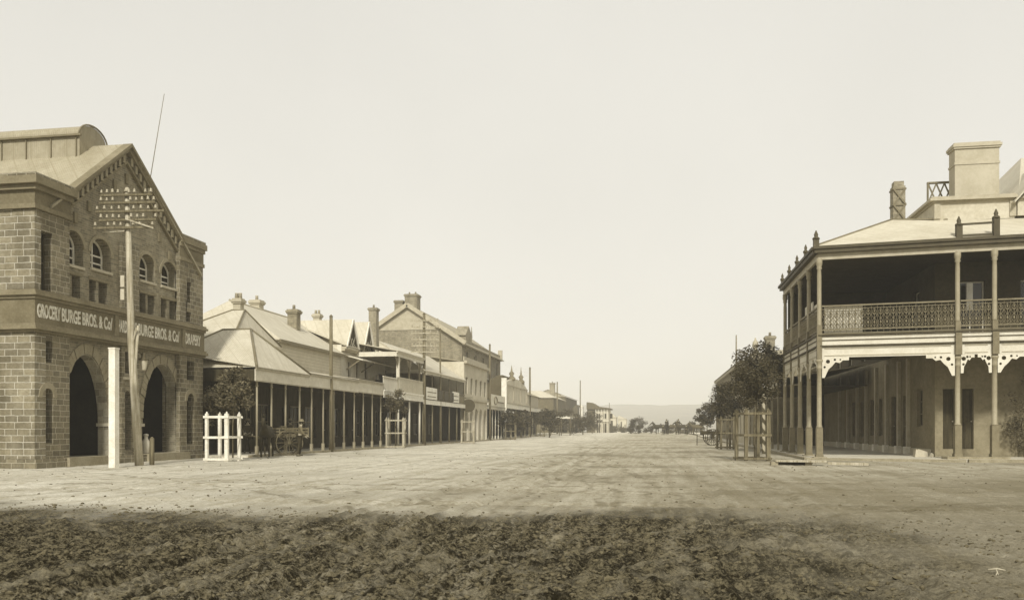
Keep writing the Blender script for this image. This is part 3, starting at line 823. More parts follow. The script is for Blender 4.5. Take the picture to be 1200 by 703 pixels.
# ================================================================== TREES
def leaf_quads(mb, c, rad, n, s, rng):
    for _ in range(n):
        d = Vector((rng.gauss(0, 1), rng.gauss(0, 1), rng.gauss(0, 1))); d.normalize(); r = rng.random()**.45
        p = Vector(c)+Vector((d.x*rad[0], d.y*rad[1], d.z*rad[2]))*r
        a = Vector((rng.uniform(-1, 1), rng.uniform(-1, 1), rng.uniform(-.7, .7))).normalized(); b = a.cross(Vector((rng.uniform(-1, 1), rng.uniform(-1, 1), rng.uniform(-1, 1)))).normalized()
        L = s*rng.uniform(.6, 1.3); W = L*.5
        mb.poly([p-a*L/2, p+b*W/2, p+a*L/2, p-b*W/2])
def tree(label, x, y, gz, zc, rx, rz, n=2600, s=.11, seed=1, leaf=None, trunk=.05, cat='tree', name='street_tree', group=None, clumps=26, stems=1):
    rng = random.Random(seed); t = Thing(name, label, cat, (x, y, gz), group=group)
    h = MB(); top = Vector((x+.1*rx, y, zc-.1*rz)); mids = []
    h.tube([(x, y, gz-.1), (x+rng.uniform(-.06, .06), y, gz+(zc-gz)*.5), tuple(top)], [trunk, trunk*.8, trunk*.5], 7)
    cl = []
    for i in range(clumps):
        a = rng.uniform(0, 2*PI); ph = math.acos(rng.uniform(-1, 1)); r = rng.uniform(.35, .95)
        c = Vector((x+rx*r*math.sin(ph)*math.cos(a), y+rx*r*math.sin(ph)*math.sin(a), zc+rz*r*math.cos(ph))); cl.append(c)
        if i % 2 == 0: h.tube([top-Vector((0, 0, rng.uniform(0, .5)*rz)), top.lerp(c, .5)+Vector((0, 0, .05)), c], [trunk*.4, trunk*.25, trunk*.1], 5)
    t.part('trunk', h, BARK)
    h = MB()
    for c in cl:
        q = rng.uniform(.22, .42); leaf_quads(h, c, (rx*q, rx*q, rz*q*.85), n//clumps, s, rng)
    t.part('crown', h, leaf or LEAF)
    return t

# ================================================================== TREE GUARDS
def tree_guard(name_label, x, y, gz, w, d, H, mat, pr=.055, rz=0, group='timber guards around street trees', top_tilt=0):
    t = Thing('tree_guard', name_label, 'tree guard', (x, y, gz), rz=rz, group=group); t.local = True
    for sx, sy in ((-1, -1), (1, -1), (-1, 1), (1, 1)):
        h = MB(); q = 1+(.0 if sy < 0 else .12)
        h.box(sx*w/2-pr*(1.3 if (sx > 0 and sy < 0) else 1), sx*w/2+pr*(1.3 if (sx > 0 and sy < 0) else 1), sy*d/2-pr, sy*d/2+pr, -.1, H+.05)
        h.lathe((sx*w/2, sy*d/2, H+.05), [(pr*1.1, 0), (pr*.6, .05), (pr*.1, .09)], 6)
        t.part('post', h, mat)
    for z in (.1, H*.52, H-.08):
        h = MB()
        for sy in (-1, 1): h.box(-w/2-pr*2, w/2+pr*2, sy*(d/2+pr+.002)-.0, sy*(d/2+pr+.035), z-.045, z+.045)
        for sx in (-1, 1): h.box(sx*(w/2+pr+.003), sx*(w/2+pr+.03), -d/2+.0, d/2, z-.04, z+.04)
        t.part('rail', h, mat)
    return t
def guard_from(px0, px1, pyb, pyt, label, mat, d=None, rz=0, pr=.055):
    Z = EYE*1000/(pyb-HZ); x, y = at((px0+px1)/2, Z=Z); w = (px1-px0)*Z/1000
    H = hgt(pyt, Z); rz = YAW+rz
    d = d or w*.9
    gz = 0 if y < 95 else float(far_rise(y))
    tree_guard(label, x-SY*d/2, y+CY*d/2, gz, w, d, H-gz, mat, rz=rz, pr=pr)
    return x-SY*d/2, y+CY*d/2, gz, Z
gx, gy, gz_, _ = guard_from(244, 269.5, 541, 486, 'bright white timber tree guard in front of the corner shop', WHITEP, d=.95, pr=.055, rz=-.2)
tree('sparse young tree rising out of the bright white tree guard', gx+.15, gy+.5, 0, 2.8, .85, .9, 3600, .13, 11, LEAF2, trunk=.03)
tree('leafy shrub tree growing between the corner shop and the stone store', -19.3, 35.6, .0, 2.5, 1.0, 1.1, 3600, .13, 12, LEAF2, trunk=.05)
gx, gy, gz_, _ = guard_from(453, 472.5, 525, 491, 'pale tree guard with a leafy tree beside the two-storey balcony', PTIM, d=1.0)
tree('round-headed young tree in the guard beside the two-storey balcony', gx, gy, 0, 3.1, .95, .95, 2400, .12, 13, LEAF2)
gx, gy, gz_, _ = guard_from(541, 555, 519.5, 493, 'small tree guard before the signboard balcony shop', PTIM, d=1.0)
gx, gy, gz_, _ = guard_from(592.5, 603.5, 515.3, 495.5, 'thin grey tree guard under the curved gable hall', GTIM, d=1.0)
tree('dark dense tree shading the near half of the curved gable hall', gx, gy, 0, 2.5, 1.9, 1.3, 3600, .2, 14)
gx, gy, gz_, _ = guard_from(629, 638, 512.3, 496, 'distant grey tree guard past the pole before the hall', GTIM, d=1.1)
tree('large dark tree behind the distant grey tree guard', gx, gy, 0, 2.7, 2.6, 1.6, 4400, .24, 15)
def fbush(px, Z, zc, rx, rz, seed, label, n=1800, s=.28, leaf=None, cat='tree', name='street_tree'):
    x, y = at(px, Z=Z); gz = float(far_rise(y)); tree(label, x, y, gz-.05, zc, rx, rz, n, s, seed, leaf, cat=cat, name=name, trunk=.1)
fbush(644, 118, 2.5, 1.9, 1.7, 21, 'dark tree with low crown beside the white shop awnings')
fbush(611, 112, 2.4, 1.8, 1.5, 20, 'dark tree under the fascia of the curved gable hall')
fbush(668, 140, 2.6, 2.8, 2.0, 22, 'dark bushy tree past the white shop awnings')
fbush(683, 150, 2.4, 2.6, 1.8, 23, 'dark bushy tree before the slim white tower')
fbush(694, 175, 2.8, 2.2, 2.2, 24, 'dark tree against the house with the curved roof')
fbush(748, 168, 1.9, 2.1, 1.9, 25, 'round dark bush standing alone at the far end of the road', 2600, .25)
fbush(738.5, 176, 1.1, .9, .9, 26, 'small low bush left of the round dark bush', 700, .22, cat='bush', name='bush')
fbush(762, 176, 1.2, 1.3, .9, 27, 'low dark shrub right of the round dark bush', 900, .22, cat='bush', name='bush')
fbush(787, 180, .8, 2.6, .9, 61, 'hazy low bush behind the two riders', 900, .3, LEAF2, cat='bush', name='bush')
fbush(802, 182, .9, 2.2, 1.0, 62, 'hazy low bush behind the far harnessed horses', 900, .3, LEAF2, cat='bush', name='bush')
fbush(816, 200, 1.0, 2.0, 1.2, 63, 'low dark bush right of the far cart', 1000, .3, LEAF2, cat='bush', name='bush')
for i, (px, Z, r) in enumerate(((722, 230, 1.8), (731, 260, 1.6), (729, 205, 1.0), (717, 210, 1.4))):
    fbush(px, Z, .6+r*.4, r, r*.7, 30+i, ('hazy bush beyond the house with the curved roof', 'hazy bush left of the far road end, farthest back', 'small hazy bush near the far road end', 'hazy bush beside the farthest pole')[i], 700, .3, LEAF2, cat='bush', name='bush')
# right side
def guard_right():
    gx, gy, _, Z = guard_from(872, 899, 540, 482, 'weathered grey tree guard nearest the hotel, beside the road', GTIM, d=1.0, pr=.06, rz=.12)
    tree('dark leafy street tree in the guard nearest the hotel', gx+.12, gy+.1, 0, 3.15, 1.05, 1.15, 9000, .095, 41, LEAF, trunk=.04, clumps=44)
    gx, gy, _, Z = guard_from(845, 860, 526, 490, 'farther grey tree guard on the right, beside the parked cart', GTIM, d=1.0, pr=.06)
    tree('dark rounded street tree in the farther guard on the right', gx+.1, gy, 0, 3.15, 1.2, 1.35, 6000, .13, 42, LEAF, trunk=.05)
    x, y = at(906, Z=47); tree('taller dark tree growing over the verandah end beside the hotel', x-.5, y, 0, 4.5, 1.6, 1.5, 6000, .15, 43, LEAF, trunk=.07)
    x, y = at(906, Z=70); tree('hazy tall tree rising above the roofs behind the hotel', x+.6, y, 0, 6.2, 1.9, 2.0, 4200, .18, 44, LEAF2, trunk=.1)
    x, y = at(829, Z=92); tree('small dark tree above the parked cart on the right', x, y, 0, 2.8, 1.3, 1.2, 2600, .2, 45, LEAF)
    x, y = at(841, Z=80); tree('dark tree just left of the farther guard', x, y, 0, 3.2, 1.2, 1.4, 3000, .17, 46, LEAF)
    x, y = at(824, Z=105); tree('small low tree farthest down the right kerb', x, y, 0, 2.3, .9, .8, 1200, .18, 47, LEAF)
guard_right()

# ================================================================== LEFT STREET
def roof_slab(mb, pts, t=.08):
    mb.prism(pts, (0, 0, -t))
def verandah(th, y0, y1, Xf=XK, Xw=XW, z0=3.5, z1=4.1, zr=4.7, posts=(), pm=None, fm=None, roofm=None, pw=.11, cap=True, end=True, dz=0, valance=0, s=1):
    pm = pm or POSTC; fm = fm or CREAM; roofm = roofm or IRON
    h = MB(); h.box(Xf, Xf-s*.05, y0, y1, z0+dz, z1+dz)
    if end: h.box(Xf-s*.052, Xw, y0, y0+.05, z0+dz, z1+dz-.02)
    th.part('fascia', h, fm)
    h = MB(); h.box(Xf+s*.06, Xf+s*.003, y0-.04, y1, z1+dz-.05, z1+dz+.05); h.box(Xf+s*.03, Xf+s*.002, y0, y1, z0+dz-.02, z0+dz+.04); th.part('fascia_moulding', h, LPAINT)
    h = MB(); roof_slab(h, [(Xf+s*.1, y0-.1, z1+dz+.09), (Xf+s*.1, y1, z1+dz+.09), (Xw, y1, zr+dz), (Xw, y0-.1, zr+dz)], .035); th.part('verandah_roof', h, roofm)
    h = MB(); h.box(Xf-s*.06, Xw, y0+.06, y1-.01, z0+dz+.1, z0+dz+.13); th.part('verandah_ceiling', h, DTIM)
    for p in posts:
        h = MB(); h.tube([(Xf-s*.12, p, dz+.08), (Xf-s*.12, p, z0+dz+.1)], [pw*.5, pw*.42], 8)
        if cap:
            h.lathe((Xf-s*.12, p, z0+dz-.25), [(pw*.5, 0), (pw*.75, .04), (pw*.5, .08), (pw*.5, .2), (pw*.85, .25)], 8)
            h.box(Xf-s*.12-pw*.6, Xf-s*.12+pw*.6, p-pw*.6, p+pw*.6, dz+.08, dz+.5)
        th.part('post', h, pm)
def shopfront(th, y0, y1, X=XW, z1=3.6, dz=.0, wall=None, seed=0, n=None, s=1, back=8, top=None):
    """wall (thick) facing the street with doors and shop windows"""
    rng = random.Random(seed); wall = wall or DTIM; O = (X, 0, 0); U = (0, 1, 0); N = (-s, 0, 0)
    L = y1-y0; n = n or max(2, int(L/2.3)); holes = []; items = []
    for i in range(n):
        a = y0+L*(i+.5)/n; 
        if i % 3 == 1: hw, za, zb = .48, .12, 2.5
        else: hw, za, zb = min(.85, L/n*.38), .75, 2.6
        holes.append(rect(a-hw, a+hw, za+dz, zb+dz)); items.append((a-hw, a+hw, za+dz, zb+dz, i % 3 == 1))
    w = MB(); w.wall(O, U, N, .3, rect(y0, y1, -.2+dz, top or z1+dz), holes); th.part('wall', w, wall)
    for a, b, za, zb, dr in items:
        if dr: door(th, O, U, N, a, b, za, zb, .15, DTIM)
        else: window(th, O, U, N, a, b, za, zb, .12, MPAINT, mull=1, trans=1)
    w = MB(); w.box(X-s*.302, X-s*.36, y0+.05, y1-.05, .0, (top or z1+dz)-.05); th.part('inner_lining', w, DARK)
def chimney(th, x, y, z0, z1, w, d=None, mat=None, pots=1):
    mat = mat or BLKW; d = d or w; h = MB(); H = z1-z0
    h.box(x-w/2, x+w/2, y-d/2, y+d/2, z0, z1-.28); h.box(x-w/2-.06, x+w/2+.06, y-d/2-.06, y+d/2+.06, z1-.28, z1-.2); h.box(x-w/2-.1, x+w/2+.1, y-d/2-.1, y+d/2+.1, z1-.2, z1-.08); h.box(x-w/2-.04, x+w/2+.04, y-d/2-.04, y+d/2+.04, z1-.08, z1)
    c = th.part('chimney', h, mat)
    for i in range(pots):
        px = x+(i-(pots-1)/2)*w*.5; h = MB(); h.lathe((px, y, z1), [(.11, 0), (.09, .25), (.11, .28), (.09, .3)], 8); th.part('chimney_pot', h, mat, c)
def hip(mb, x0, x1, y0, y1, z0, zt, rx0, rx1, ry0, ry1):
    e = [(x0, y0, z0), (x1, y0, z0), (x1, y1, z0), (x0, y1, z0)]; r = [(rx0, ry0, zt), (rx1, ry0, zt), (rx1, ry1, zt), (rx0, ry1, zt)]
    b = len(mb.v); mb.v += e+r
    for i in range(4):
        j = (i+1) % 4; mb.quadidx((b+i, b+j, b+4+j, b+4+i))
    mb.quadidx((b+4, b+5, b+6, b+7)); mb.quadidx((b+3, b+2, b+1, b))

def hip_lines(th, pts, r=.05, mat=None, name='ridge_cap'):
    h = MB()
    for a, b in pts: h.tube([a, b], r, 6)
    return th.part(name, h, mat or MPAINT)

# --- corner shop
Y0 = 35.9; YH = yX(362, XK); YE2 = yX(449, XK)
def corner_shop():
    t = Thing('corner_shop', 'corner shop under a steep pale hipped iron roof beside the stone store', 'shop', (-20.8, 39, 0))
    y1 = YH
    posts = [yX(p, XK-.12) for p in (301, 318, 334.5, 351)]
    verandah(t, Y0, y1, z1=4.0, zr=4.6, posts=posts, pm=POSTC, z0=3.45, end=False)
    h = MB()
    for i, xx in enumerate((-19.2, -20.6, -22)): 
        hh = MB(); hh.tube([(xx, Y0+.08, .1), (xx, Y0+.08, 3.5)], .05, 8); t.part('post', hh, MTIM)
    h.box(XK-.052, -24, Y0+.001, Y0+.045, 3.45, 3.98); t.part('side_fascia', h, DTIM)
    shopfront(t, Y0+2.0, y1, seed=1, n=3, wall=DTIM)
    h = MB(); h.box(-27, XW-.31, Y0+2.0, Y0+2.3, 0, 4.2); t.part('side_wall', h, DTIM)
    h = MB(); rx0, rx1 = onY(261, 38.8)[0], onY(294, 38.8)[0]
    hip(h, -23.6, XK+.1, Y0-.1, y1, 4.06, 6.1, rx0, rx1, 38.75, 38.85); r = t.part('roof', h, IRON)
    hip_lines(t, [((rx0, 38.8, 6.13), (rx1, 38.8, 6.13)), ((rx1, 38.8, 6.12), (XK+.1, y1, 4.1)), ((rx1, 38.8, 6.12), (XK+.1, Y0-.1, 4.1)), ((rx0, 38.8, 6.12), (-23.6, Y0-.1, 4.1))], .06)
    # house roof behind
    h = MB(); cx, cy = -21.7, 41.5; hip(h, cx-3, cx+1.25, 38.9, 44.3, 5.75, 7.45, onY(272, cy)[0], onY(287, cy)[0], cy-.05, cy+.05); t.part('roof', h, IRON)
    a0, a1 = onY(272, cy)[0], onY(287, cy)[0]
    hip_lines(t, [((a1, cy, 7.47), (cx+1.25, 44.3, 5.8)), ((a0, cy, 7.47), (a1, cy, 7.47)), ((a0, cy, 7.47), (cx-3, 38.9, 5.8)), ((a1, cy, 7.47), (cx+1.25, 38.9, 5.8))], .05)
    h = MB(); h.box(cx-2.8, cx+1.0, 39.2, 44.2, 4.0, 5.74); t.part('upper_wall', h, CEM)
    xx, _ = onY(279.5, 42.6); chimney(t, xx, 42.6, 6.8, hgt(350, onY(279.5, 42.6)[1]), .42, mat=PALECH, pots=2)
corner_shop()
# --- long house
YL0, YL1 = YH+.01, yX(400, XW)
def long_shop():
    t = Thing('long_shop', 'long shop with pale boarded upper wall behind a many-posted verandah', 'shop', (-20.8, 48, 0))
    posts = [yX(p, XK-.12) for p in (365, 378.6, 391, 403, 415)]
    yv = yX(420, XK)
    verandah(t, YL0, yv, z0=3.47, z1=4.1, zr=4.75, posts=posts, pm=POSTC, end=False)
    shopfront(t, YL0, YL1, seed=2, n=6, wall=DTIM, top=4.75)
    h = MB(); h.box(XW, XW-.3, 44.32, YL1-.01, 4.752, 6.25); t.part('upper_wall', h, CREAMB)
    h = MB(); h.box(XW-.3, -28, 44.32, 44.6, 4.0, 6.25); t.part('end_wall', h, CREAMB)
    h = MB(); zr = 8.75; xr = -24.7
    h.prism([(XW+.25, 44.35, 6.2), (xr, 44.35+2.2, zr), (xr, 62.2, zr), (XW+.25, 62.2, 6.2)], (0, 0, .06))
    h.prism([(XW+.25, 44.35, 6.2), (xr, 44.35+2.2, zr), (-28.6, 44.35, 6.2)], (0, 0, .06))
    h.prism([(-28.6, 44.35, 6.2), (xr, 46.55, zr), (xr, 62.2, zr), (-28.6, 62.2, 6.2)], (0, 0, .06))
    t.part('roof', h, IRON)
    hip_lines(t, [((xr, 46.5, zr+.08), (xr, 62.2, zr+.08))], .06, LPAINT)
    h = MB(); h.box(XW+.3, XW+.22, 44.35, YL1, 6.08, 6.24); t.part('gutter', h, MPAINT)
    x, k = onX(344.5, -23.0)[0], onX(344.5, -23.0)[1]; chimney(t, -23.0, x, 7.3, hgt(363, k), .62, mat=BLKW, pots=1)
    h = MB(); h.box(-23.55, -22.45, x-.55, x+.55, 7.0, 7.45); t.part('chimney_base', h, CEM)
    y, k = onX(301, -25.0); chimney(t, -25.0, y, 8, hgt(352, k), .62, mat=PALECH, pots=1)
    y, k = onX(372, -25.3); chimney(t, -25.3, y, 8.3, hgt(368, k), .5, mat=PALECH, pots=2)
long_shop()
# --- balcony building with twin gablets
def balcony_house():
    t = Thing('balcony_building', 'pale two-storey building with twin lacy gablets, window hood and corner balcony', 'building', (-20.8, 58, 0))
    ya, yb = YL1, yX(495.5, XK); yv = yX(420, XK)+.01; yc = yX(465.5, XK)
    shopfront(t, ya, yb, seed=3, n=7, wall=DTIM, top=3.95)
    # upper wall with slit windows
    hs = []; U = (0, 1, 0); N = (-1, 0, 0); O = (XW, 0, 0)
    for p0, p1, q0, q1 in ((408, 411, 424, 442), (417.5, 420.5, 424.5, 443), (427.5, 431, 425, 444), (443, 455, 439, 446)):
        k = onX((p0+p1)/2, XW)[1]; hs.append((yX(p0, XW), yX(p1, XW), hgt(q1, k), hgt(q0, k)))
    h = MB(); h.wall(O, U, N, .3, rect(ya, yb, 3.952, 6.9), [rect(*q) for q in hs]); t.part('upper_wall', h, CREAM)
    for q in hs: window(t, O, U, N, *q, .12, MPAINT, mull=0, trans=1, fr=.05)
    h = MB(); h.box(-30, XW-.302, yb-.3, yb, -.2, 6.9); t.part('end_wall', h, CREAMB); h = MB(); h.box(-30, XW-.302, ya, ya+.3, 4, 6.9); t.part('end_wall', h, CREAMB)
    h = MB(); h.box(XW+.35, XW+.003, ya, yc, 6.62, 6.78); h.box(XW+.25, XW+.002, ya, yc, 6.5, 6.615); t.part('eave', h, LPAINT)
    # gablets facing the street
    for (p0, p1, pa, ptop) in ((405.5, 419, 413.5, 377), (425, 437, 430, 379)):
        y0, y1 = yX(p0, XW+.2), yX(p1, XW+.2); ym, k = onX(pa, XW+.2); zt = hgt(ptop, k)
        ym = (y0+y1)/2; x = XW+.2
        h = MB(); h.prism([(x, y0, 6.8), (x, y1, 6.8), (x, ym, zt)], (-.12, 0, 0)); g = t.part('gablet', h, DTIM)
        h = MB()
        for k2 in range(5): h.beam((x+.02, y0+.35+k2*(y1-y0-.7)/4, 6.85), (x+.02, y0+.35+((k2*2) % 5)*(y1-y0-.7)/4, 6.9+(zt-6.9)*(.55-.22*abs(k2-2))), .03, .04)
        h.tube([(x+.03, ym, 7.45), (x+.03, ym+.3, 7.2), (x+.03, ym, 6.95), (x+.03, ym-.3, 7.2), (x+.03, ym, 7.45)], .03, 5)
        t.part('gablet_tracery', h, CREAM, g)
        h = MB()
        for (yy, dd) in ((y0, 1), (y1, -1)):
            h.beam((x+.12, yy-.12*dd, 6.72), (x+.12, ym, zt+.1), .06, .16)
        t.part('bargeboard', h, WHITEP, g)
        h = MB()
        for yy in (y0-.15, y1+.15): h.prism([(x+.14, yy, 6.75), (x+.14, ym, zt+.14), (-25, ym, zt+.14), (-22.6, yy, 6.75)] if True else [], (0, 0, -.06))
        t.part('gablet_roof', h, IRON, g)
    # window hood
    y0, y1 = yX(403, XK+.0)*0+yX(404, XW), yX(464, XW); 
    h = MB(); z = 6.05; h.prism([(XW+.003, y0-.2, z+.25), (XW+1.1, y0+.5, z-.05), (XW+1.1, y1-1.0, z-.05), (XW+.003, y1, z+.25)], (0, 0, -.08)); hd = t.part('window_hood', h, CREAM)
    h = MB()
    for yy in (y0+.3, y0+3.2, y1-1.2): h.beam((XW+.02, yy, z-.75), (XW+.95, yy, z-.12), .06, .08)
    t.part('hood_bracket', h, MPAINT, hd)
    # street verandah + balcony
    yj = yX(449, XK)
    posts = [yX(p, XK-.12) for p in (425.5, 436, 446, 457)]
    verandah(t, yv, yj, z0=3.5, z1=4.2, zr=4.75, posts=posts, pm=POSTC, end=False)
    h = MB(); h.box(XK, XW, yj+.01, yb, 3.62, 3.8); t.part('balcony_floor', h, MTIM)
    h = MB(); h.box(XK+.05, XK+.001, yj+.01, yb, 3.35, 3.85); h.box(XK+.1, XK+.052, yj+.01, yb, 3.78, 3.88); h.box(XW, XK-.002, yb-.05, yb+.002, 3.35, 3.85); t.part('fascia', h, WHITEP)
    h = MB()
    n = int((yc-yj)/.17)
    for i in range(n): h.box(XK-.03, XK, yj+.05+i*.17, yj+.11+i*.17, 3.87, 4.7)
    h.box(XK-.04, XK+.02, yj, yc, 4.7, 4.78); t.part('balustrade', h, CREAM)
    h = MB(); h.box(XK-.04, XK-.0, yc+.05, yb, 3.87, 4.82); h.box(XK-.06, XK+.03, yc, yb, 4.825, 4.9)
    t.part('balustrade', h, CEM)
    for p in (466.5, 479.5, 491.5):
        y = yX(p, XK-.1); w = .17 if p < 470 else .09
        h = MB(); h.box(XK-.1-w*.6, XK-.1+w*.6, y-w*.6, y+w*.6, 3.89, 6.3); t.part('balcony_post', h, CREAM if p < 470 else MPAINT)
        h = MB(); h.tube([(XK-.1, y, .1), (XK-.1, y, 3.62)], .08, 8); t.part('post', h, CREAM)
        for dd in (-1, 1):
            h = MB(); h.prism([(XK-.1, y+dd*.1, 6.3), (XK-.1, y+dd*1.0, 6.3), (XK-.1, y+dd*.6, 6.12), (XK-.1, y+dd*.25, 5.8), (XK-.1, y+dd*.1, 5.5)], (.03, 0, 0)); t.part('bracket', h, MPAINT)
    h = MB(); h.box(XK+.05, XK+.0, yc-.3, yb+.1, 6.3, 6.62); h.box(XK+.14, XK+.052, yc-.35, yb+.15, 6.55, 6.68); h.box(XW+.003, XK-.001, yc-.3, yc-.25, 6.3, 6.62); t.part('balcony_fascia', h, CREAM)
    h = MB(); h.prism([(XK+.2, yc-.4, 6.7), (XK+.2, yb+.2, 6.7), (XW-.3, yb+.2, 7.35), (XW-.3, yc-.4, 7.35)], (0, 0, -.06)); t.part('balcony_roof', h, IRON)
    h = MB(); h.prism([(XW+.3, ya, 6.9), (XW-4, ya, 8.6), (XW-4, yb, 8.6), (XW+.3, yb, 6.9)], (0, 0, -.08)); t.part('roof', h, IRON)
    y, k = onX(438, -26.5); chimney(t, -26.5, y, 7, hgt(361, k), .75, mat=BLKW, pots=1)
    return yb
YB3 = balcony_house()
# --- signboard balcony shop
def sign_shop():
    ya, yb = YB3+.15, yX(545, XK)
    t = Thing('balcony_shop', 'shop with dark open upper verandah, pale signboards and steep pale roof', 'shop', (-20.8, 70, 0))
    shopfront(t, ya, yb, seed=5, n=6, wall=DTIM, top=3.5)
    h = MB(); h.box(XW, XW-.3, ya, yb, 3.502, 6.2); t.part('upper_wall', h, MTIM)
    window(t, (XW, 0, 0), (0, 1, 0), (-1, 0, 0), ya+2, ya+3.2, 4.1, 5.6, -.07, CREAM); window(t, (XW, 0, 0), (0, 1, 0), (-1, 0, 0), ya+8, ya+9.2, 4.1, 5.6, -.07, CREAM)
    h = MB(); h.box(XK, XW+.003, ya, yb, 3.5, 3.62); t.part('balcony_floor', h, MTIM)
    h = MB(); h.box(XK+.05, XK+.002, ya, yb, 3.2, 3.55); t.part('fascia', h, WHITEP)
    h = MB(); h.box(XK+.04, XK, ya, yb, 5.6, 5.8); h.box(XW+.005, XK-.001, ya, ya+.05, 5.6, 5.8); t.part('upper_fascia', h, CREAM)
    n = 6
    for i in range(n):
        y = ya+.15+(yb-ya-.3)*i/(n-1)
        h = MB(); h.tube([(XK-.1, y, .1), (XK-.1, y, 3.5)], .07, 8); t.part('post', h, MPAINT)
        h = MB(); h.tube([(XK-.1, y, 3.63), (XK-.1, y, 5.62)], .05, 8); t.part('balcony_post', h, MPAINT)
    h = MB(); h.box(XK-.05, XK-.0, ya, yb, 4.4, 4.47)
    for i in range(int((yb-ya)/.2)): h.box(XK-.04, XK-.01, ya+.1+i*.2, ya+.14+i*.2, 3.63, 4.4)
    t.part('balustrade', h, MPAINT)
    for a, b in ((498.5, 511), (529.5, 537)):
        h = MB(); h.box(XK+.09, XK+.055, yX(a, XK), yX(b, XK), 3.62, 4.55); s = t.part('signboard', h, WHITEP)
        h = MB()
        for k in range(2): h.box(XK+.1, XK+.092, yX(a, XK)+.3, yX(b, XK)-.3, 3.8+k*.35, 3.86+k*.35)
        t.part('sign_rule', h, GTIM, s)
    for a in (513, 520, 526):
        h = MB(); h.box(XK+.09, XK+.055, yX(a, XK), yX(a+4.5, XK), 3.65, 4.45); t.part('signboard', h, DPAINT)
    h = MB(); h.prism([(XK+.15, ya-.2, 5.82), (XK+.15, yb, 5.82), (XW-.5, yb, 8.1), (XW-.5, ya-.2, 8.1)], (0, 0, -.07)); t.part('roof', h, IRON)
    h = MB(); h.prism([(XK+.1, ya-.15, 5.8), (XW-.5, ya-.15, 8.0), (XW-.5, ya-.15, 5.8)], (0, .08, 0)); t.part('gable_end', h, CREAMB)
    h = MB(); h.box(-29, XW-.31, ya, ya+.3, -.2, 6.0); t.part('end_wall', h, CREAMB)
    return yb
YB4 = sign_shop()
def arcade_building():
    ya, yb = YB4+.05, yX(572, XK)
    t = Thing('arcaded_building', 'cream two-storey building with ground-floor arcade beside a tall pole', 'building', (-18, 84, 0))
    U = (0, 1, 0); N = (-1, 0, 0); O = (XK-.1, 0, 0); hs = []; n = 5; L = yb-ya
    for i in range(n):
        c = ya+L*(i+.5)/n; hs.append(arch_hole(c-L/n*.33, c+L/n*.33, .15, 2.6, 3.3, 10))
    up = [(ya+L*(i+.5)/n-.45, ya+L*(i+.5)/n+.45, 4.6, 6.2) for i in range(n)]
    h = MB(); h.wall(O, U, N, .35, rect(ya, yb, -.2, 7.6), hs+[rect(*q) for q in up]); t.part('street_wall', h, CEM)
    for q in up: window(t, O, U, N, *q, .12, MPAINT)
    h = MB(); h.box(XK-.1-.352, -25, ya, ya+.3, 3.6, 7.6); t.part('end_wall', h, CEM); h = MB(); h.box(XK-.1-.352, -25, yb-.3, yb, -.2, 7.6); t.part('end_wall', h, CEM)
    h = MB(); h.box(XK+.2, XK-.095, ya-.15, yb+.15, 7.45, 7.7); h.box(XK+.1, XK-.096, ya-.05, yb+.05, 4.0, 4.2); h.box(XK-.2, XK-.452+.36, ya, yb, 7.702, 8.1); t.part('cornice', h, LPAINT)
    h = MB(); h.box(XW, XW-.1, ya, yb, -.2, 3.7); h.box(XK-.46, XW, ya+.31, yb-.31, 3.7, 3.8); t.part('arcade_back', h, DTIM)
    h = MB(); h.prism([(XK-.5, ya, 7.7), (XK-.5, yb, 7.7), (-24, yb, 8.6), (-24, ya, 8.6)], (0, 0, -.08)); t.part('roof', h, IRON2)
    # round dark sign hung at the near corner
    h = MB(); y = yX(548.5, XK+.4); c = Vector((XK+.35, ya-.15, 3.45)); h.tube([c, c+Vector((0, .08, 0))], .62, 20); s = t.part('hanging_sign', h, DPAINT)
    h = MB(); h.beam(c+Vector((-.5, .04, .75)), c+Vector((.4, .04, .75)), .04, .05); t.part('sign_bracket', h, DPAINT, s)
arcade_building()
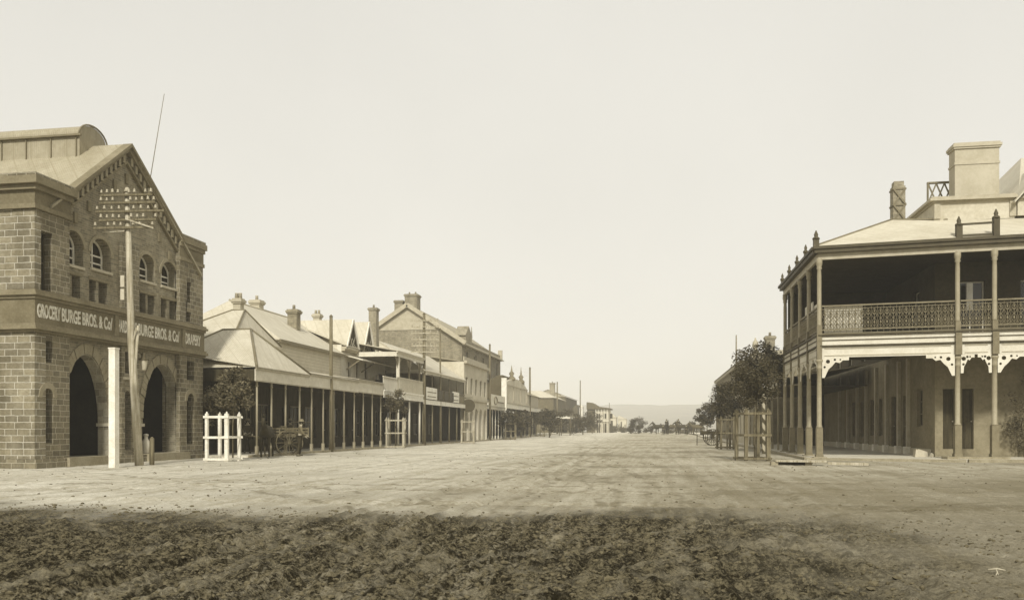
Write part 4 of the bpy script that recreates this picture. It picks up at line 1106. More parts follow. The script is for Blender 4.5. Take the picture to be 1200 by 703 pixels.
def grand_hotel():
    Yg = 90.0; xr = XW; t = Thing('gabled_brick_block', 'large dark brick block with a wide pale-edged gable and paired chimneys above the street', 'building', (-26, 95, 0))
    xa, k = onY(478, Yg); zt = hgt(358, k); ze = 10.6; xl = 2*xa-xr; ye = 113
    h = MB(); O = (0, Yg, 0); hs = []
    h.wall(O, (1, 0, 0), (0, 1, 0), .4, [(xl, -.2), (xr, -.2), (xr, ze), (xa, zt), (xl, ze)]); t.part('gable_wall', h, BRICK)
    hs = [(Yg+2+i*4.4, Yg+3.2+i*4.4, z0, z0+1.8) for i in range(5) for z0 in (4.9, 8.0)]
    h = MB(); h.wall((xr, 0, 0), (0, 1, 0), (-1, 0, 0), .4, rect(Yg+.402, ye, -.2, ze+.5), [rect(*q) for q in hs]); t.part('street_wall', h, BRICK)
    for q in hs: window(t, (xr, 0, 0), (0, 1, 0), (-1, 0, 0), *q, .15, CREAM)
    h = MB(); h.box(xr+.3, xr+.003, Yg, ye, 10.3, 10.6); h.box(xr+.25, xr+.003, Yg, ye, 7.3, 7.5); h.box(xr+.25, xr-.3, ye-.2, ye+.2, 10.61, 11.8); t.part('cornice', h, LPAINT)
    h = MB()
    for x0, x1 in ((xr+.5, xa), (xl-.5, xa)):
        dz = (zt-ze)/(xr-xa)*.5; h.prism([(x0, Yg-.3, ze-dz+.15), (x1, Yg-.3, zt+.15), (x1, ye, zt+.15), (x0, ye, ze-dz+.15)], (0, 0, -.12))
    t.part('roof', h, IRON2)
    h = MB()
    for x0, x1 in ((xr+.5, xa), (xl-.5, xa)): h.beam((x0, Yg-.4, ze-.1), (x1, Yg-.4, zt+.05), .1, .45)
    t.part('bargeboard', h, LPAINT)
    h = MB()
    q = (xr-xa)*(zt-12.0)/(zt-ze)-.15
    h.prism([(xa-q, Yg-.06, 12.05), (xa+q, Yg-.06, 12.05), (xa, Yg-.06, zt-.1)], (0, .04, 0))
    t.part('gable_panel', h, LPAINT)
    x, k = onY(468.5, Yg+1.5); chimney(t, x, Yg+1.5, 12, hgt(352.5, k), .95, mat=BLKW, pots=0)
    x, k = onY(483.5, Yg+1.2); chimney(t, x, Yg+1.2, 12, hgt(345.5, k), 1.4, mat=BLKW, pots=2)
    # small gabled turret on the street front
    y, k = onX(549, XW); z = hgt(402, k); h = MB(); h.box(XW-1.2, XW+.05, y-1.6, y+1.6, z-.8, z+.7); h.prism([(XW+.06, y-1.8, z+.7), (XW+.06, y+1.8, z+.7), (XW+.06, y, z+1.9)], (-1.3, 0, 0)); t.part('turret', h, BLKW)
    h = MB(); h.tube([(XW, y+1.6, z+.7), (XW, y+1.6, z+2.0)], [.1, .04], 6); t.part('finial', h, BLKW)
grand_hotel()
def lowshop():
    ya, yb = yX(574, XK), yX(592, XK)
    t = Thing('signed_shop', 'single-storey shop with tall pale posts under a white parapet signboard', 'shop', (-19, 95, 0))
    dz = 0
    shopfront(t, ya, yb, seed=7, n=3, wall=DTIM)
    verandah(t, ya, yb, z0=3.4, z1=3.7, zr=4.3, posts=[ya+.2+(yb-ya-.4)*i/5 for i in range(6)], pm=CREAM)
    h = MB(); h.box(XK+.05, XK-.03, ya+.1, yb-.1, 3.72, 5.05); s = t.part('parapet_sign', h, CREAM)
    h = MB(); h.tube([(XK+.09, ya+3+.9*math.cos(a*PI/8), 4.4+.42*math.sin(a*PI/8)) for a in range(17)], .06, 5); h.box(XK+.1, XK+.055, ya+4.3, yb-1.2, 4.2, 4.34); t.part('sign_emblem', h, MPAINT, s)
    h = MB(); h.box(-30, XW-.3, ya+.02, yb, -.2, 4.6); t.part('shop_block', h, CREAMB)
lowshop()
def hall():
    ya, yb = yX(592, XK)+.1, yX(618.5, XK); yc = yX(648, XK)
    t = Thing('curved_gable_hall', 'pale hall with quarter-round side parapet, scrolled front and spiked finials', 'hall', (-19, 110, 0))
    X = XK-.05; ym = (ya+yb)/2
    top = [(ya, 3.9), (yb, 3.9), (yb, 6.7)]+[(yb-(yb-ya)*(.0+i/10), 6.75+.9*math.sin(PI*i/10)) for i in range(1, 10)]+[(ya, 6.9)]
    h = MB(); h.wall((X, 0, 0), (0, 1, 0), (-1, 0, 0), .35, top); t.part('front_gable', h, CEM)
    h = MB()
    for i in range(4): 
        y = ya+1+i*(yb-ya-2)/3; h.box(X+.08, X+.003, y-.25, y+.25, 4.7, 6.5)
    h.box(X+.1, X+.004, ya, yb, 6.55, 6.65); t.part('pilaster', h, LPAINT)
    h = MB(); h.box(X+.25, X-.352, ya-.4, ya-.01, 1.9, 7.3); t.part('corner_pilaster', h, WHITEP)
    # quarter round side parapet
    x0 = -20.4; h = MB(); pts = [(x0, ya+.4, 3.5), (X-.36, ya+.4, 3.5)]+[(X-.36-(X-.36-x0)*(1-math.cos(PI/2*i/12)), ya+.4, 5.3+2.5*math.cos(PI/2*i/12)**1.0) for i in range(0, 13)]
    pts = [(x0, ya+.4, 4.9), (X-.36, ya+.4, 4.9), (X-.36, ya+.4, 7.7)]+[(X-.36-(X-.36-x0)*math.sin(PI/2*i/12), ya+.4, 5.4+2.3*math.cos(PI/2*i/12)) for i in range(1, 13)]
    h.prism(pts, (0, yb-ya-.8, 0)); t.part('vaulted_roof', h, DIRON)
    for p, zt in ((600, 428), (611, 430)):
        y, k = onX(p, X-.1); z = hgt(zt, k); h = MB(); h.lathe((X-.15, y, 7.3), [(.45, 0), (.5, .3), (.2, .6), (.35, .9), (.12, 1.2), (.02, z-7.3)], 8); t.part('finial', h, TRIM)
    h = MB(); h.box(X+.02, X-3, yb+.1, yX(631, XK), 3.9, 6.0); t.part('side_block', h, LPAINT)
    h = MB(); hip(h, X-3, X+.3, yb, yX(632, XK)+.2, 6.0, 6.8, X-1.6, X-1.2, yb+4, yb+6); t.part('side_roof', h, IRON2)
    gz = 0.0
    verandah(t, ya, yc, z0=3.75, z1=4.35, zr=4.8, posts=[ya+1+(yc-ya-2)*i/12 for i in range(13)], fm=WHITEP, dz=gz)
    shopfront(t, ya, yc, seed=9, n=8, wall=DTIM, dz=gz)
hall()
def far_left():
    G = None
    def block(name, label, cat, pa, pb, X, ytop, wm, rm, roof='gable', mid=None, ver=None, ridge=460):
        ya, ka = onX(pa, X); yb, kb = onX(pb, X); ym = (ya+yb)/2; gz = float(far_rise(ym)); z = hgt(ytop, onX((pa+pb)/2, X)[1])
        t = Thing(name, label, cat, (X, ym, gz)); n = max(2, int((yb-ya)/3.5))
        hs = [(ya+(yb-ya)*(i+.5)/n-.5, ya+(yb-ya)*(i+.5)/n+.5, gz+a, gz+a+1.5) for i in range(n) for a in ((1.0, 3.6) if z > 5.5 else (1.0,))]
        h = MB(); h.wall((X, 0, 0), (0, 1, 0), (-1, 0, 0), .3, rect(ya, yb, gz-.6, z), [rect(*q) for q in hs]); t.part('street_wall', h, wm)
        for q in hs: window(t, (X, 0, 0), (0, 1, 0), (-1, 0, 0), *q, .1, CREAM, mull=0)
        h = MB(); h.box(X-.302, X-8, ya, ya+.3, gz-.6, z); t.part('end_wall', h, wm)
        h = MB(); zr = z+1.6
        if roof == 'gable': 
            h.prism([(X+.4, ya-.2, z-.05), (X+.4, yb, z-.05), (X-4, yb, zr), (X-4, ya-.2, zr)], (0, 0, .1)); h.prism([(X-8.4, ya-.2, z-.05), (X-8.4, yb, z-.05), (X-4, yb, zr), (X-4, ya-.2, zr)], (0, 0, .1))
            h.prism([(X-.0, ya-.02, z), (X-8, ya-.02, z), (X-4, ya-.02, zr-.05)], (0, .1, 0))
        else: hip(h, X-8.4, X+.4, ya-.3, yb+.3, z, zr, X-5, X-3, ya+3, yb-3)
        t.part('roof', h, rm)
        return t, ya, yb, z, gz
    t, ya, yb, z, gz = block('verandah_shop', 'row shop with pale roof and tall chimney beyond the curved gable hall', 'shop', 648.5, 662, XW, 468, MTIM, IRON, 'hip')
    y, k = onX(650, -22); chimney(t, -22.5, y, 6, hgt(448.5, k), 1.1, mat=BLKW)
    verandah(t, ya, yb, z0=3.0, z1=3.5, zr=4.0, posts=[ya+1+i*4.5 for i in range(4)], dz=gz, fm=WHITEP)
    t, ya, yb, z, gz = block('row_house', 'dark-fronted two-storey row house before the slim white tower', 'house', 662.5, 676, XW, 467, MTIM, IRON2, 'gable')
    verandah(t, ya, yb, z0=2.9, z1=3.3, zr=3.9, posts=[ya+1+i*6 for i in range(5)], dz=gz, fm=MPAINT)
    # white awnings in front
    x, y = at(654, Z=134); gz = float(far_rise(y)); t = Thing('shop_awning', 'pair of small white awnings on posts by the trees on the left kerb', 'awning', (x, y, gz))
    for dx in (-.5, 1.2):
        h = MB(); h.prism([(x+dx-.7, y, gz+2.7), (x+dx+.7, y, gz+2.7), (x+dx+.6, y+1.6, gz+2.9), (x+dx-.6, y+1.6, gz+2.9)], (0, 0, .06)); t.part('awning_cloth', h, CREAM)
        h = MB(); h.tube([(x+dx-.7, y+.05, gz-.1), (x+dx-.7, y+.05, gz+2.75)], .06, 6); t.part('post', h, GTIM); h = MB(); h.tube([(x+dx+.7, y+.05, gz-.1), (x+dx+.7, y+.05, gz+2.75)], .06, 6); t.part('post', h, GTIM)
    # slim white tower
    y, k = onX(683, -18.5); gz = .2; t = Thing('slim_tower', 'slim white shaft between dark gables far down the left side', 'tower', (-18.5, y, gz))
    h = MB(); h.box(-19.3, -18.4, y-1.2, y+1.2, -.5, 6.5); t.part('shaft', h, WHITEP)
    h = MB(); h.box(-21.5, -19.31, y-4, y+6, -.5, 5.6); h.prism([(-21.6, y-4.1, 5.6), (-19.3, y-4.1, 5.6), (-19.8, y-4.1, 7.3)], (0, 10, 0)); t.part('side_block', h, MTIM)
    h = MB(); h.lathe((-18.85, y, 6.5), [(.6, 0), (.5, .3), (.1, .8)], 4); t.part('cap', h, CREAM)
    # curved roof house
    Yh = 206.; xa, k = onY(690, Yh); xb, _ = onY(713, Yh); gz = float(far_rise(Yh)); t = Thing('curved_roof_house', 'white two-storey house with dark swept roof at the far left end', 'house', (xb, Yh, gz))
    z0, z1 = hgt(479, k), hgt(473, k)
    h = MB(); h.box(xa+1.5, xb, Yh, Yh+10, gz-.6, z0-.15); w = t.part('wall', h, CEM)
    h = MB(); h.prism([(xa-.5, Yh-.6, z1+.4), (xa+1, Yh-.6, z1+.2), (xa+2.2, Yh-.6, z0+.55), (xb+.5, Yh-.6, z0+.15), (xb+.5, Yh-.6, z0-.1), (xa+1.5, Yh-.6, z0-.1), (xa-.5, Yh-.6, z0-.1)], (0, 11, 0)); t.part('roof', h, DIRON)
    h = MB(); h.box(xa-.4, xa+1.49, Yh-.2, Yh+9, gz-.5, z0-.11); t.part('timber_bay', h, MTIM)  # brown timber bay beside the pale wall
    h = MB()
    for i in range(5): h.tube([(xa+1.7+i*(xb-xa-2)/4, Yh-.4, gz), (xa+1.7+i*(xb-xa-2)/4, Yh-.4, z0)], .09, 6)
    h.box(xa+1.5, xb+.1, Yh-.45, Yh-.35, gz+2.7, gz+3.0); t.part('verandah_frame', h, CREAM)
    for i in range(3):
        window(t, (0, Yh, 0), (1, 0, 0), (0, 1, 0), xa+2+i*1.5, xa+2.7+i*1.5, gz+3.4, gz+4.6, -.07, MPAINT, mull=0); door(t, (0, Yh, 0), (1, 0, 0), (0, 1, 0), xa+2+i*1.5, xa+2.7+i*1.5, gz, gz+2.2, -.07)
    # low sheds further on
    for i, (pa, pb, Z, zt, lab) in enumerate(((714, 722, 240, 489, 'hazy pale shed with skillion roof past the white swept-roof house'), (724, 734, 300, 491, 'farthest pale shed near the road end, left side'))):
        x0, y0 = at(pa, Z=Z); x1, _ = at(pb, Z=Z); gz = float(far_rise(y0)); t = Thing('shed', lab, 'shed', (x0, y0, gz)); z = hgt(zt, Z)
        h = MB(); h.box(x0, x1, y0, y0+6, gz-.6, z); t.part('wall', h, CEM)
        h = MB(); h.prism([(x0-.3, y0-.3, z), (x1+.3, y0-.3, z), (x0+.3, y0-.3, z+1.3)], (0, 7, 0)); t.part('roof', h, IRON)
        h = MB(); h.box(x0+1, x1-1.5, y0-.05, y0-.002, gz+.2, z-.9); t.part('opening', h, DTIM)  # dark panel laid on the wall for the shade of an opening
far_left()

# ================================================================== HOTEL (right)
def hotel():
    AX, AY = 6.66, 37.45; BX, BY = 11.9, 36.75; CX, CYY = 13.22, 36.6; EX, EY = 30.0, 34.8
    WX, WY = 11.8, 39.3
    t = Thing('corner_hotel', 'two-storey corner hotel with deep verandahs, iron lace balustrade and big pale chimney', 'hotel', (WX, WY, 0))
    zB, zF, zE = 4.25, 5.15, 8.62     # valance bottom, floor level, eave
    front = [(AX, AY), (BX, BY), (CX, CYY), (EX, EY)]
    side_y = [AY, 39.95, 42.35, 44.75, 47.15]
    def frame2(p, q):
        p, q = Vector((p[0], p[1], 0)), Vector((q[0], q[1], 0)); u = (q-p).normalized(); n = Vector((-u.y, u.x, 0)); return p, u, n, (q-p).length
    segs = [('f', frame2(front[0], front[1])), ('f', frame2(front[1], front[2])), ('f', frame2(front[2], front[3])), ('s', frame2((AX, 47.3), (AX, AY)))]
    def seg_box(mb, fr, a0, a1, d0, d1, z0, z1):
        p, u, n, L = fr; q = [p+u*a0+n*d0, p+u*a1+n*d0, p+u*a1+n*d1, p+u*a0+n*d1]
        mb.prism([(v.x, v.y, z0) for v in q], (0, 0, z1-z0))
    # n points inward (into the verandah): check sign
    for i, (k, fr) in enumerate(segs):
        p, u, n, L = fr; e = .0
        h = MB(); a1 = L
        seg_box(h, fr, 0, a1, 0, .1, 4.78, 5.15); t.part('floor_beam', h, FASC)
        h = MB(); seg_box(h, fr, -.0, a1, -.09, -.002, 5.17, 5.23); seg_box(h, fr, 0, a1, -.06, -.002, 4.72, 4.778); seg_box(h, fr, 0, a1, -.05, -.002, 4.98, 5.0); t.part('beam_moulding', h, DPAINT)
        h = MB(); seg_box(h, fr, 0, a1, .02, .08, 4.27, 4.70); t.part('valance_board', h, FASC)
        h = MB(); seg_box(h, fr, .25, a1-.25, -.0, .018, 4.62, 4.65); seg_box(h, fr, .25, a1-.25, 0, .018, 4.33, 4.36); t.part('valance_bead', h, LPAINT)
        # eave: gutter (dark) + light fascia under
        h = MB(); seg_box(h, fr, -.15 if k == 'f' else 0, a1+.1, -.22, .1, 8.62, 8.78); seg_box(h, fr, -.2, a1+.1, -.28, .1, 8.782, 8.9); t.part('gutter', h, DPAINT)
        h = MB(); seg_box(h, fr, 0, a1, -.03, .08, 8.36, 8.618); t.part('eave_fascia', h, LPAINT)
    # floors / ceilings
    deck = [(AX+.1, 47.3), (AX+.1, AY+.1), (BX, BY+.1), (CX, CYY+.1), (EX, EY+.1), (EX, WY-.02), (WX-.02, WY-.02), (WX-.02, 47.3)]
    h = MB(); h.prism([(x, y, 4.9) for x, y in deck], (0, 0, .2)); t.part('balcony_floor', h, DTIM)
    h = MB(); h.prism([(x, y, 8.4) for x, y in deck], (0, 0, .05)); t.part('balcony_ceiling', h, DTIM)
    # posts
    def post(x, y, lower=True, plinth=.0, side=False):
        # square dado, turned shaft, capital
        h = MB(); b = .08+plinth
        for (w, z0, z1) in ((.155, b, b+.12), (.13, b+.121, b+1.25)): h.box(x-w, x+w, y-w, y+w, z0, z1)
        d = t.part('post_base', h, MPAINT)
        h = MB(); h.lathe((x, y, b+1.251), [(.125, 0), (.13, .05), (.10, .09), (.10, 1.5), (.09, 2.45-plinth), (.13, 2.5-plinth), (.10, 2.56-plinth), (.10, 2.72-plinth), (.15, 2.78-plinth), (.15, 2.86-plinth)], 12); t.part('post', h, POSTC)
        h = MB(); h.box(x-.1, x+.1, y-.1, y+.1, 4.2, 5.3); h.box(x-.1, x+.1, y-.1, y+.1, 5.302, 5.6); t.part('post_block', h, MPAINT)
        h = MB(); h.lathe((x, y, 5.602), [(.11, 0), (.09, .06), (.09, 2.1), (.08, 2.35), (.12, 2.42), (.09, 2.47), (.13, 2.56), (.13, 2.8)], 12); t.part('upper_post', h, POSTC)
    post(AX+.05, AY+.03); post(BX, BY+.05, plinth=.1); post(CX, CYY+.05, plinth=.1)
    for y in side_y[1:]: post(AX+.05, y)
    ux = (EX-CX)/16.9
    p, u, n, L = segs[2][1]
    for a in (5.4, 10.8, 16.4): q = p+u*a; post(q.x, q.y+.05, plinth=.1)
    h = MB(); h.prism([(BX-.5, BY-.35, .05), (CX+.45, CYY-.35, .05), (CX+.45, CYY+.4, .05), (BX-.5, BY+.4, .05)], (0, 0, .13)); t.part('post_plinth', h, KERBM)
    for i, (x, y) in enumerate([(AX, AY)]+[(AX, yy) for yy in side_y[1:]]):
        h = MB(); h.box(x-.2, x+.3, y-.25, y+.28, .0, .12); t.part('post_footing', h, KERBM)
    # brackets (fretwork)
    def bracket(P, u, w=.85, hgt_=.75):
        P = Vector(P); u = Vector(u); nrm = Vector((-u.y, u.x, 0))
        h = MB()
        prof = [(0, 0), (w, 0), (w, -.13), (w*.78, -.13), (w*.66, -.24), (w*.5, -.2), (w*.38, -.36), (w*.24, -.5), (.1, -hgt_), (0, -hgt_)]
        holes = []
        for cx, cz, r in ((w*.22, -.17, .085), (w*.48, -.1, .05), (.1, -.4, .05), (w*.68, -.1, .035)):
            holes.append([(cx+r*math.cos(a*PI/4), cz+r*math.sin(a*PI/4)) for a in range(8)])
        h.wall(P, u, nrm, .035, [(a, b) for a, b in prof], holes); t.part('bracket', h, FASC)
    pts = [(AX, AY), (BX, BY), (CX, CYY)]
    fr = segs[0][1]; bracket((AX+.16, AY, 4.27), fr[1], 1.05, .85); q = Vector((BX, BY, 4.27))-fr[1]*.12; bracket(q, -fr[1], 1.05, .85)
    fr = segs[1][1]; bracket(Vector((BX, BY+.03, 4.27))+fr[1]*.11, fr[1], .5); bracket(Vector((CX, CYY+.03, 4.27))-fr[1]*.11, -fr[1], .5)
    fr = segs[2][1]; bracket(Vector((CX, CYY+.03, 4.27))+fr[1]*.11, fr[1], 1.0, .75)
    for a in (5.4, 10.8, 16.4): q = fr[0]+fr[1]*a+Vector((0, .03, 4.27)); bracket(q-fr[1]*.1, -fr[1], 1.0); bracket(q+fr[1]*.1, fr[1], 1.0)
    for i, y in enumerate(side_y):
        if i > 0: bracket((AX+.03, y-.11, 4.27), (0, -1, 0), .8)
        if i < 4: bracket((AX+.03, y+.11, 4.27), (0, 1, 0), .8)
    # posts blocks flush on beam at B, C
    for (x, y) in ((BX, BY), (CX, CYY)):
        h = MB(); h.box(x-.12, x+.12, y-.13, y-.1, 4.25, 5.14); t.part('pilaster_strip', h, MPAINT)
    # iron lace balustrade
    def lace(fr, a0, a1, name='balustrade', mat=None):
        p, u, n, L = fr; mat = mat or MPAINT; h = MB()
        c = lambda a, z, d=.06: tuple(p+u*a+n*d+Vector((0, 0, z)))
        z0, z1 = 5.42, 6.42
        h.beam(c(a0, z1), c(a1, z1), .09, .06); h.beam(c(a0, z1-.13), c(a1, z1-.13), .03, .025); h.beam(c(a0, z0), c(a1, z0), .05, .05); h.beam(c(a0, 5.27), c(a1, 5.27), .05, .04)
        m = max(1, int(round((a1-a0)/.24))); w = (a1-a0)/m; rr = .012
        for i in range(m):
            a = a0+w*i; h.tube([c(a, 5.27), c(a, z1)], .011, 4, False); ca = a+w/2
            for (zc, ra, rz_) in ((z1-.3, w*.32, .11), (z0+.27, w*.36, .15)):
                h.tube([c(ca+ra*math.cos(k*PI/5), zc+rz_*math.sin(k*PI/5)) for k in range(11)], rr, 4, False)
            for sg in (-1, 1):
                h.tube([c(ca, z0+.42), c(ca+sg*w*.3, z0+.5), c(ca+sg*w*.42, z0+.6), c(ca+sg*w*.2, z0+.66), c(ca, z0+.58)], rr, 4, False)
                h.tube([c(ca, z0+.02), c(ca+sg*w*.35, z0+.07), c(ca+sg*w*.45, z0+.16)], rr, 4, False)
            h.tube([c(ca, z0), c(ca, z1-.13)], .014, 4, False)
            h.lathe(c(ca, z0+.2), [(.03, 0), (.045, .06), (.03, .12)], 5); h.lathe(c(ca, z1-.34), [(.02, 0), (.04, .05), (.02, .1)], 5)
        return t.part(name, h, mat)
    L0 = segs[0][1][3]
    lace(segs[0][1], .15, L0-.1); lace(segs[1][1], .1, segs[1][1][3]-.1); lace(segs[2][1], .1, 5.3); lace(segs[2][1], 5.5, 10.7); lace(segs[2][1], 10.9, 16.3)
    sf = segs[3][1]
    for i in range(4): a = 47.3-side_y[i+1]; b = 47.3-side_y[i]; lace(sf, a+.1, b-.1)
    # pale canvas blinds behind the rail (side)
    h = MB(); h.box(AX+.25, AX+.28, 40.1, 42.2, 5.3, 7.0); h.box(AX+.25, AX+.28, 38.4, 39.8, 5.3, 6.75); t.part('blind_and_bright_panel', h, CREAM)
    h = MB(); fr = segs[0][1]; seg_box(h, fr, .25, 1.75, .16, .18, 5.3, 6.45); t.part('blind_and_bright_panel', h, CREAM)  # pale sheet stands in for the brightness behind the front rail
    h = MB(); xq = onY(1136.5, 39.1)[0]; h.box(xq-.12, xq+.12, 39.1, 39.2, 6.35, 7.5); t.part('curtain', h, WHITEP)
    # verandah roof
    R1 = (10.2, 39.9, 10.5); e = .2
    A = (AX-.2, AY-.2, 8.9); B = (BX, BY-.22, 8.9); C = (CX, CYY-.2, 8.9); E = (EX, EY-.2, 8.9)
    h = MB()
    RB = (BX+.4, 39.25, 10.25)
    for q in ([A, B, RB, R1], [B, C, (CX+1, 39.25, 10.2), RB], [C, E, (EX, 39.25, 10.2), (CX+1, 39.25, 10.2)], [(AX-.2, 47.5, 8.9), A, R1, (10.2, 47.5, 10.5)]):
        b = len(h.v); h.v += [tuple(v) for v in q]; h.quadidx(range(b, b+4))
    b = len(h.v); h.v += [(10.2, 47.5, 10.49), (10.2, 39.9, 10.49), (WX-.01, 39.25, 10.3), (WX-.01, 47.5, 10.3)]; h.quadidx(range(b, b+4))
    h.poly([(AX-.2, 47.5, 8.9), (10.2, 47.5, 10.5), (WX, 47.5, 10.3), (WX, 47.5, 8.9)])
    rf = t.part('verandah_roof', h, IRON)
    h = MB(); h.tube([A, R1], .05, 6); h.tube([R1, RB], .05, 6); h.tube([R1, (10.2, 47.5, 10.5)], .05, 6); t.part('ridge_cap', h, MPAINT, rf)
    # roof finials on posts
    for (x, y, H) in ((BX, BY-.1, 9.55), (CX, CYY-.1, 9.75), (AX-.1, AY-.1, 9.35)):
        h = MB(); h.box(x-.11, x+.11, y-.11, y+.11, 8.9, H-.15); h.lathe((x, y, H-.15), [(.15, 0), (.15, .06), (.07, .12), (.09, .2), (.02, .38)], 8); t.part('finial', h, DPAINT)
    for yy in side_y[1:]:
        h = MB(); h.box(AX-.16, AX-.02, yy-.07, yy+.07, 8.9, 9.15); h.lathe((AX-.09, yy, 9.15), [(.1, 0), (.12, .08), (.05, .16), (.07, .24), (.01, .4)], 8); t.part('finial', h, DPAINT)
    h = MB(); h.beam((BX+.11, BY-.1, 9.45), (CX-.11, CYY-.1, 9.45), .05, .08); h.beam((BX+.11, BY-.1, 8.98), (CX-.11, CYY-.1, 8.98), .03, .1); t.part('finial_rail', h, DPAINT)
    # main walls
    U = (1, 0, 0); N = (0, 1, 0); O = (0, WY, 0)
    hs = [(onY(1105, WY)[0], onY(1119, WY)[0], .42, 3.0), (onY(1127.5, WY)[0], onY(1141, WY)[0], .42, 3.0)]
    ups = [(12.7, 13.8, 5.2, 7.6), (15.2, 16.3, 5.2, 7.6), (18, 19.1, 5.2, 7.6), (21, 22.1, 5.2, 7.6)]
    lo = [(16.4, 17.5, .9, 2.9), (19.5, 20.6, .9, 2.9)]
    h = MB(); h.wall(O, U, N, .45, rect(WX, 15.0, -.2, 4.899), [rect(*q) for q in hs if q[1] < 14.9]); t.part('front_wall', h, HWALL)
    h = MB(); h.wall(O, U, N, .45, rect(15.002, EX, -.2, 4.899), [rect(*q) for q in lo]); t.part('front_wall', h, HWALL)
    h = MB(); h.wall(O, U, N, .45, rect(WX, EX, 4.9, 11.0), [rect(*q) for q in ups]); t.part('upper_front_wall', h, SHADEWALL)
    h = MB(); h.box(AX+.2, WX-.01, 47.1, 47.25, 5.1, 8.4); t.part('added_shade_screen', h, SHADEWALL)  # dark partition added so the balcony's far end reads as shade
    for q in hs: 
        if q[1] < 14.9: door(t, O, U, N, *q, .2, DTIM)
    for q in ups+lo: window(t, O, U, N, *q, .15, CREAM)
    O2 = (WX, 0, 0); U2 = (0, 1, 0); N2 = (1, 0, 0); Yb = 64
    sd = []
    dl = [(1074.5, 1081, 1.4, 3.1, 0), (1058, 1064, .15, 2.9, 1), (1044.5, 1050, .15, 2.9, 1), (1030, 1034, .9, 2.9, 0), (1020, 1024.5, .9, 2.9, 0), (1008.5, 1012, .8, 2.9, 0), (999, 1002, .8, 2.9, 0)]
    for p0, p1, z0, z1, d in dl: sd.append((yX(p1, WX), yX(p0, WX), z0, z1, d))
    su = [(41.5+i*3.4, 42.5+i*3.4, 5.2, 7.6) for i in range(6)]
    h = MB(); h.wall(O2, U2, N2, .45, rect(WY+.452, Yb, -.2, 4.899), [rect(a, b, z0, z1) for a, b, z0, z1, d in sd]); t.part('side_wall', h, HWALL)
    h = MB(); h.wall(O2, U2, N2, .45, rect(WY+.452, Yb, 4.9, 11.0), [rect(*q) for q in su]); t.part('upper_side_wall', h, SHADEWALL)
    h = MB(); h.box(WX+.0, WX+.45, WY+.0+.4505, WY+.4515, 0, .1)
    for a, b, z0, z1, d in sd:
        if d: door(t, O2, U2, N2, a, b, z0, z1, .15, DTIM)
        else: window(t, O2, U2, N2, a, b, z0, z1, .12, MPAINT, trans=2, mull=0)
    for q in su: window(t, O2, U2, N2, *q, .15, CREAM)
    for p0 in (1066, 1055, 1040.5, 1028, 1016.5, 1006, 995, 985):
        y = yX(p0, WX); h = MB(); h.box(WX-.14, WX-.003, y-.13, y+.13, .45, 4.6); pl = t.part('pilaster', h, LPAINT)
        h = MB(); h.box(WX-.24, WX-.002, y-.2, y+.2, .05, .449); t.part('sunlit_pilaster_base', h, WHITEP, pl)  # white colour paints sunlight onto each pilaster foot
    h = MB(); h.box(WX-.03, WX-.002, WY+.5, Yb, .06, .4); t.part('sunlit_wall_foot', h, CEM)  # pale strip paints the sunlit foot of the side wall
    # back + parapet + cornice
    h = MB(); h.box(WX+.452, EX, Yb-.4, Yb, -.2, 11.0); t.part('rear_wall', h, HWALL); h = MB(); h.box(EX-.4, EX, WY+.452, Yb-.401, -.2, 11.0); t.part('rear_wall', h, HWALL)
    h = MB(); h.box(WX-.04, 14.95, WY-.04, WY+.6, 10.22, 10.98); h.box(WX-.04, WX+.6, WY+.602, 47, 10.52, 10.98); t.part('parapet', h, CEM)
    h = MB()
    for pr, z0, z1 in ((.12, 10.982, 11.05), (.25, 11.052, 11.17), (.15, 11.172, 11.24)):
        h.box(WX-pr, 15.0, WY-pr, WY+.7, z0, z1); h.box(WX-pr, WX+.7, WY+.702, 47, z0, z1)
    t.part('cornice', h, LPAINT)
    h = MB()
    for x in (11.75, 14.75): h = MB(); h.box(x, x+.25, WY-.1, WY-.042, 10.3, 10.98); t.part('parapet_block', h, LPAINT)
    # main roof (right, rising)
    h = MB(); zt = 14.3
    b = len(h.v); h.v += [(15.0, WY-.3, 11.0), (EX+.5, WY-.3, 11.0), (EX+.5, 47, 15.0), (18.2, 47, 15.0)]; h.quadidx((b, b+1, b+2, b+3))
    b = len(h.v); h.v += [(15.0, WY-.3, 11.0), (18.2, 47, 15.0), (15.0, 55, 11.0)]; h.quadidx((b, b+1, b+2))
    h.v += [(EX+.5, 55, 11.0)]; h.quadidx((b+1, b+2, b+3, b-2)) 
    t.part('roof', h, IRON)
    # gabled bay at the right
    h = MB(); h.prism([(15.03, WY-.15, 10.3), (18.6, WY-.15, 10.3), (18.6, WY-.15, 10.9), (16.8, WY-.15, 12.9), (15.03, WY-.15, 10.9)], (0, .13, 0)); t.part('bay_gable', h, CEM)
    h = MB(); h.prism([(14.8, WY-.5, 10.85), (16.8, WY-.5, 13.15), (16.8, 46, 13.15), (14.8, 42, 10.85)], (0, 0, -.08)); h.prism([(18.8, WY-.5, 10.85), (16.8, WY-.5, 13.15), (16.8, 46, 13.15), (18.8, 42, 10.85)], (0, 0, -.08)); t.part('bay_roof', h, IRON)
    # chimneys
    x0, k = onY(1119, 41.8); x1, _ = onY(1171, 41.8); chimney(t, (x0+x1)/2, 42.2, 10, hgt(168, k), x1-x0, .8, PALECH, pots=0)
    h = MB(); zt = hgt(168, k); h.box(x0-.03, x1+.03, 41.77, 42.63, zt-1.0, zt-.9); t.part('chimney_band', h, PALECH)
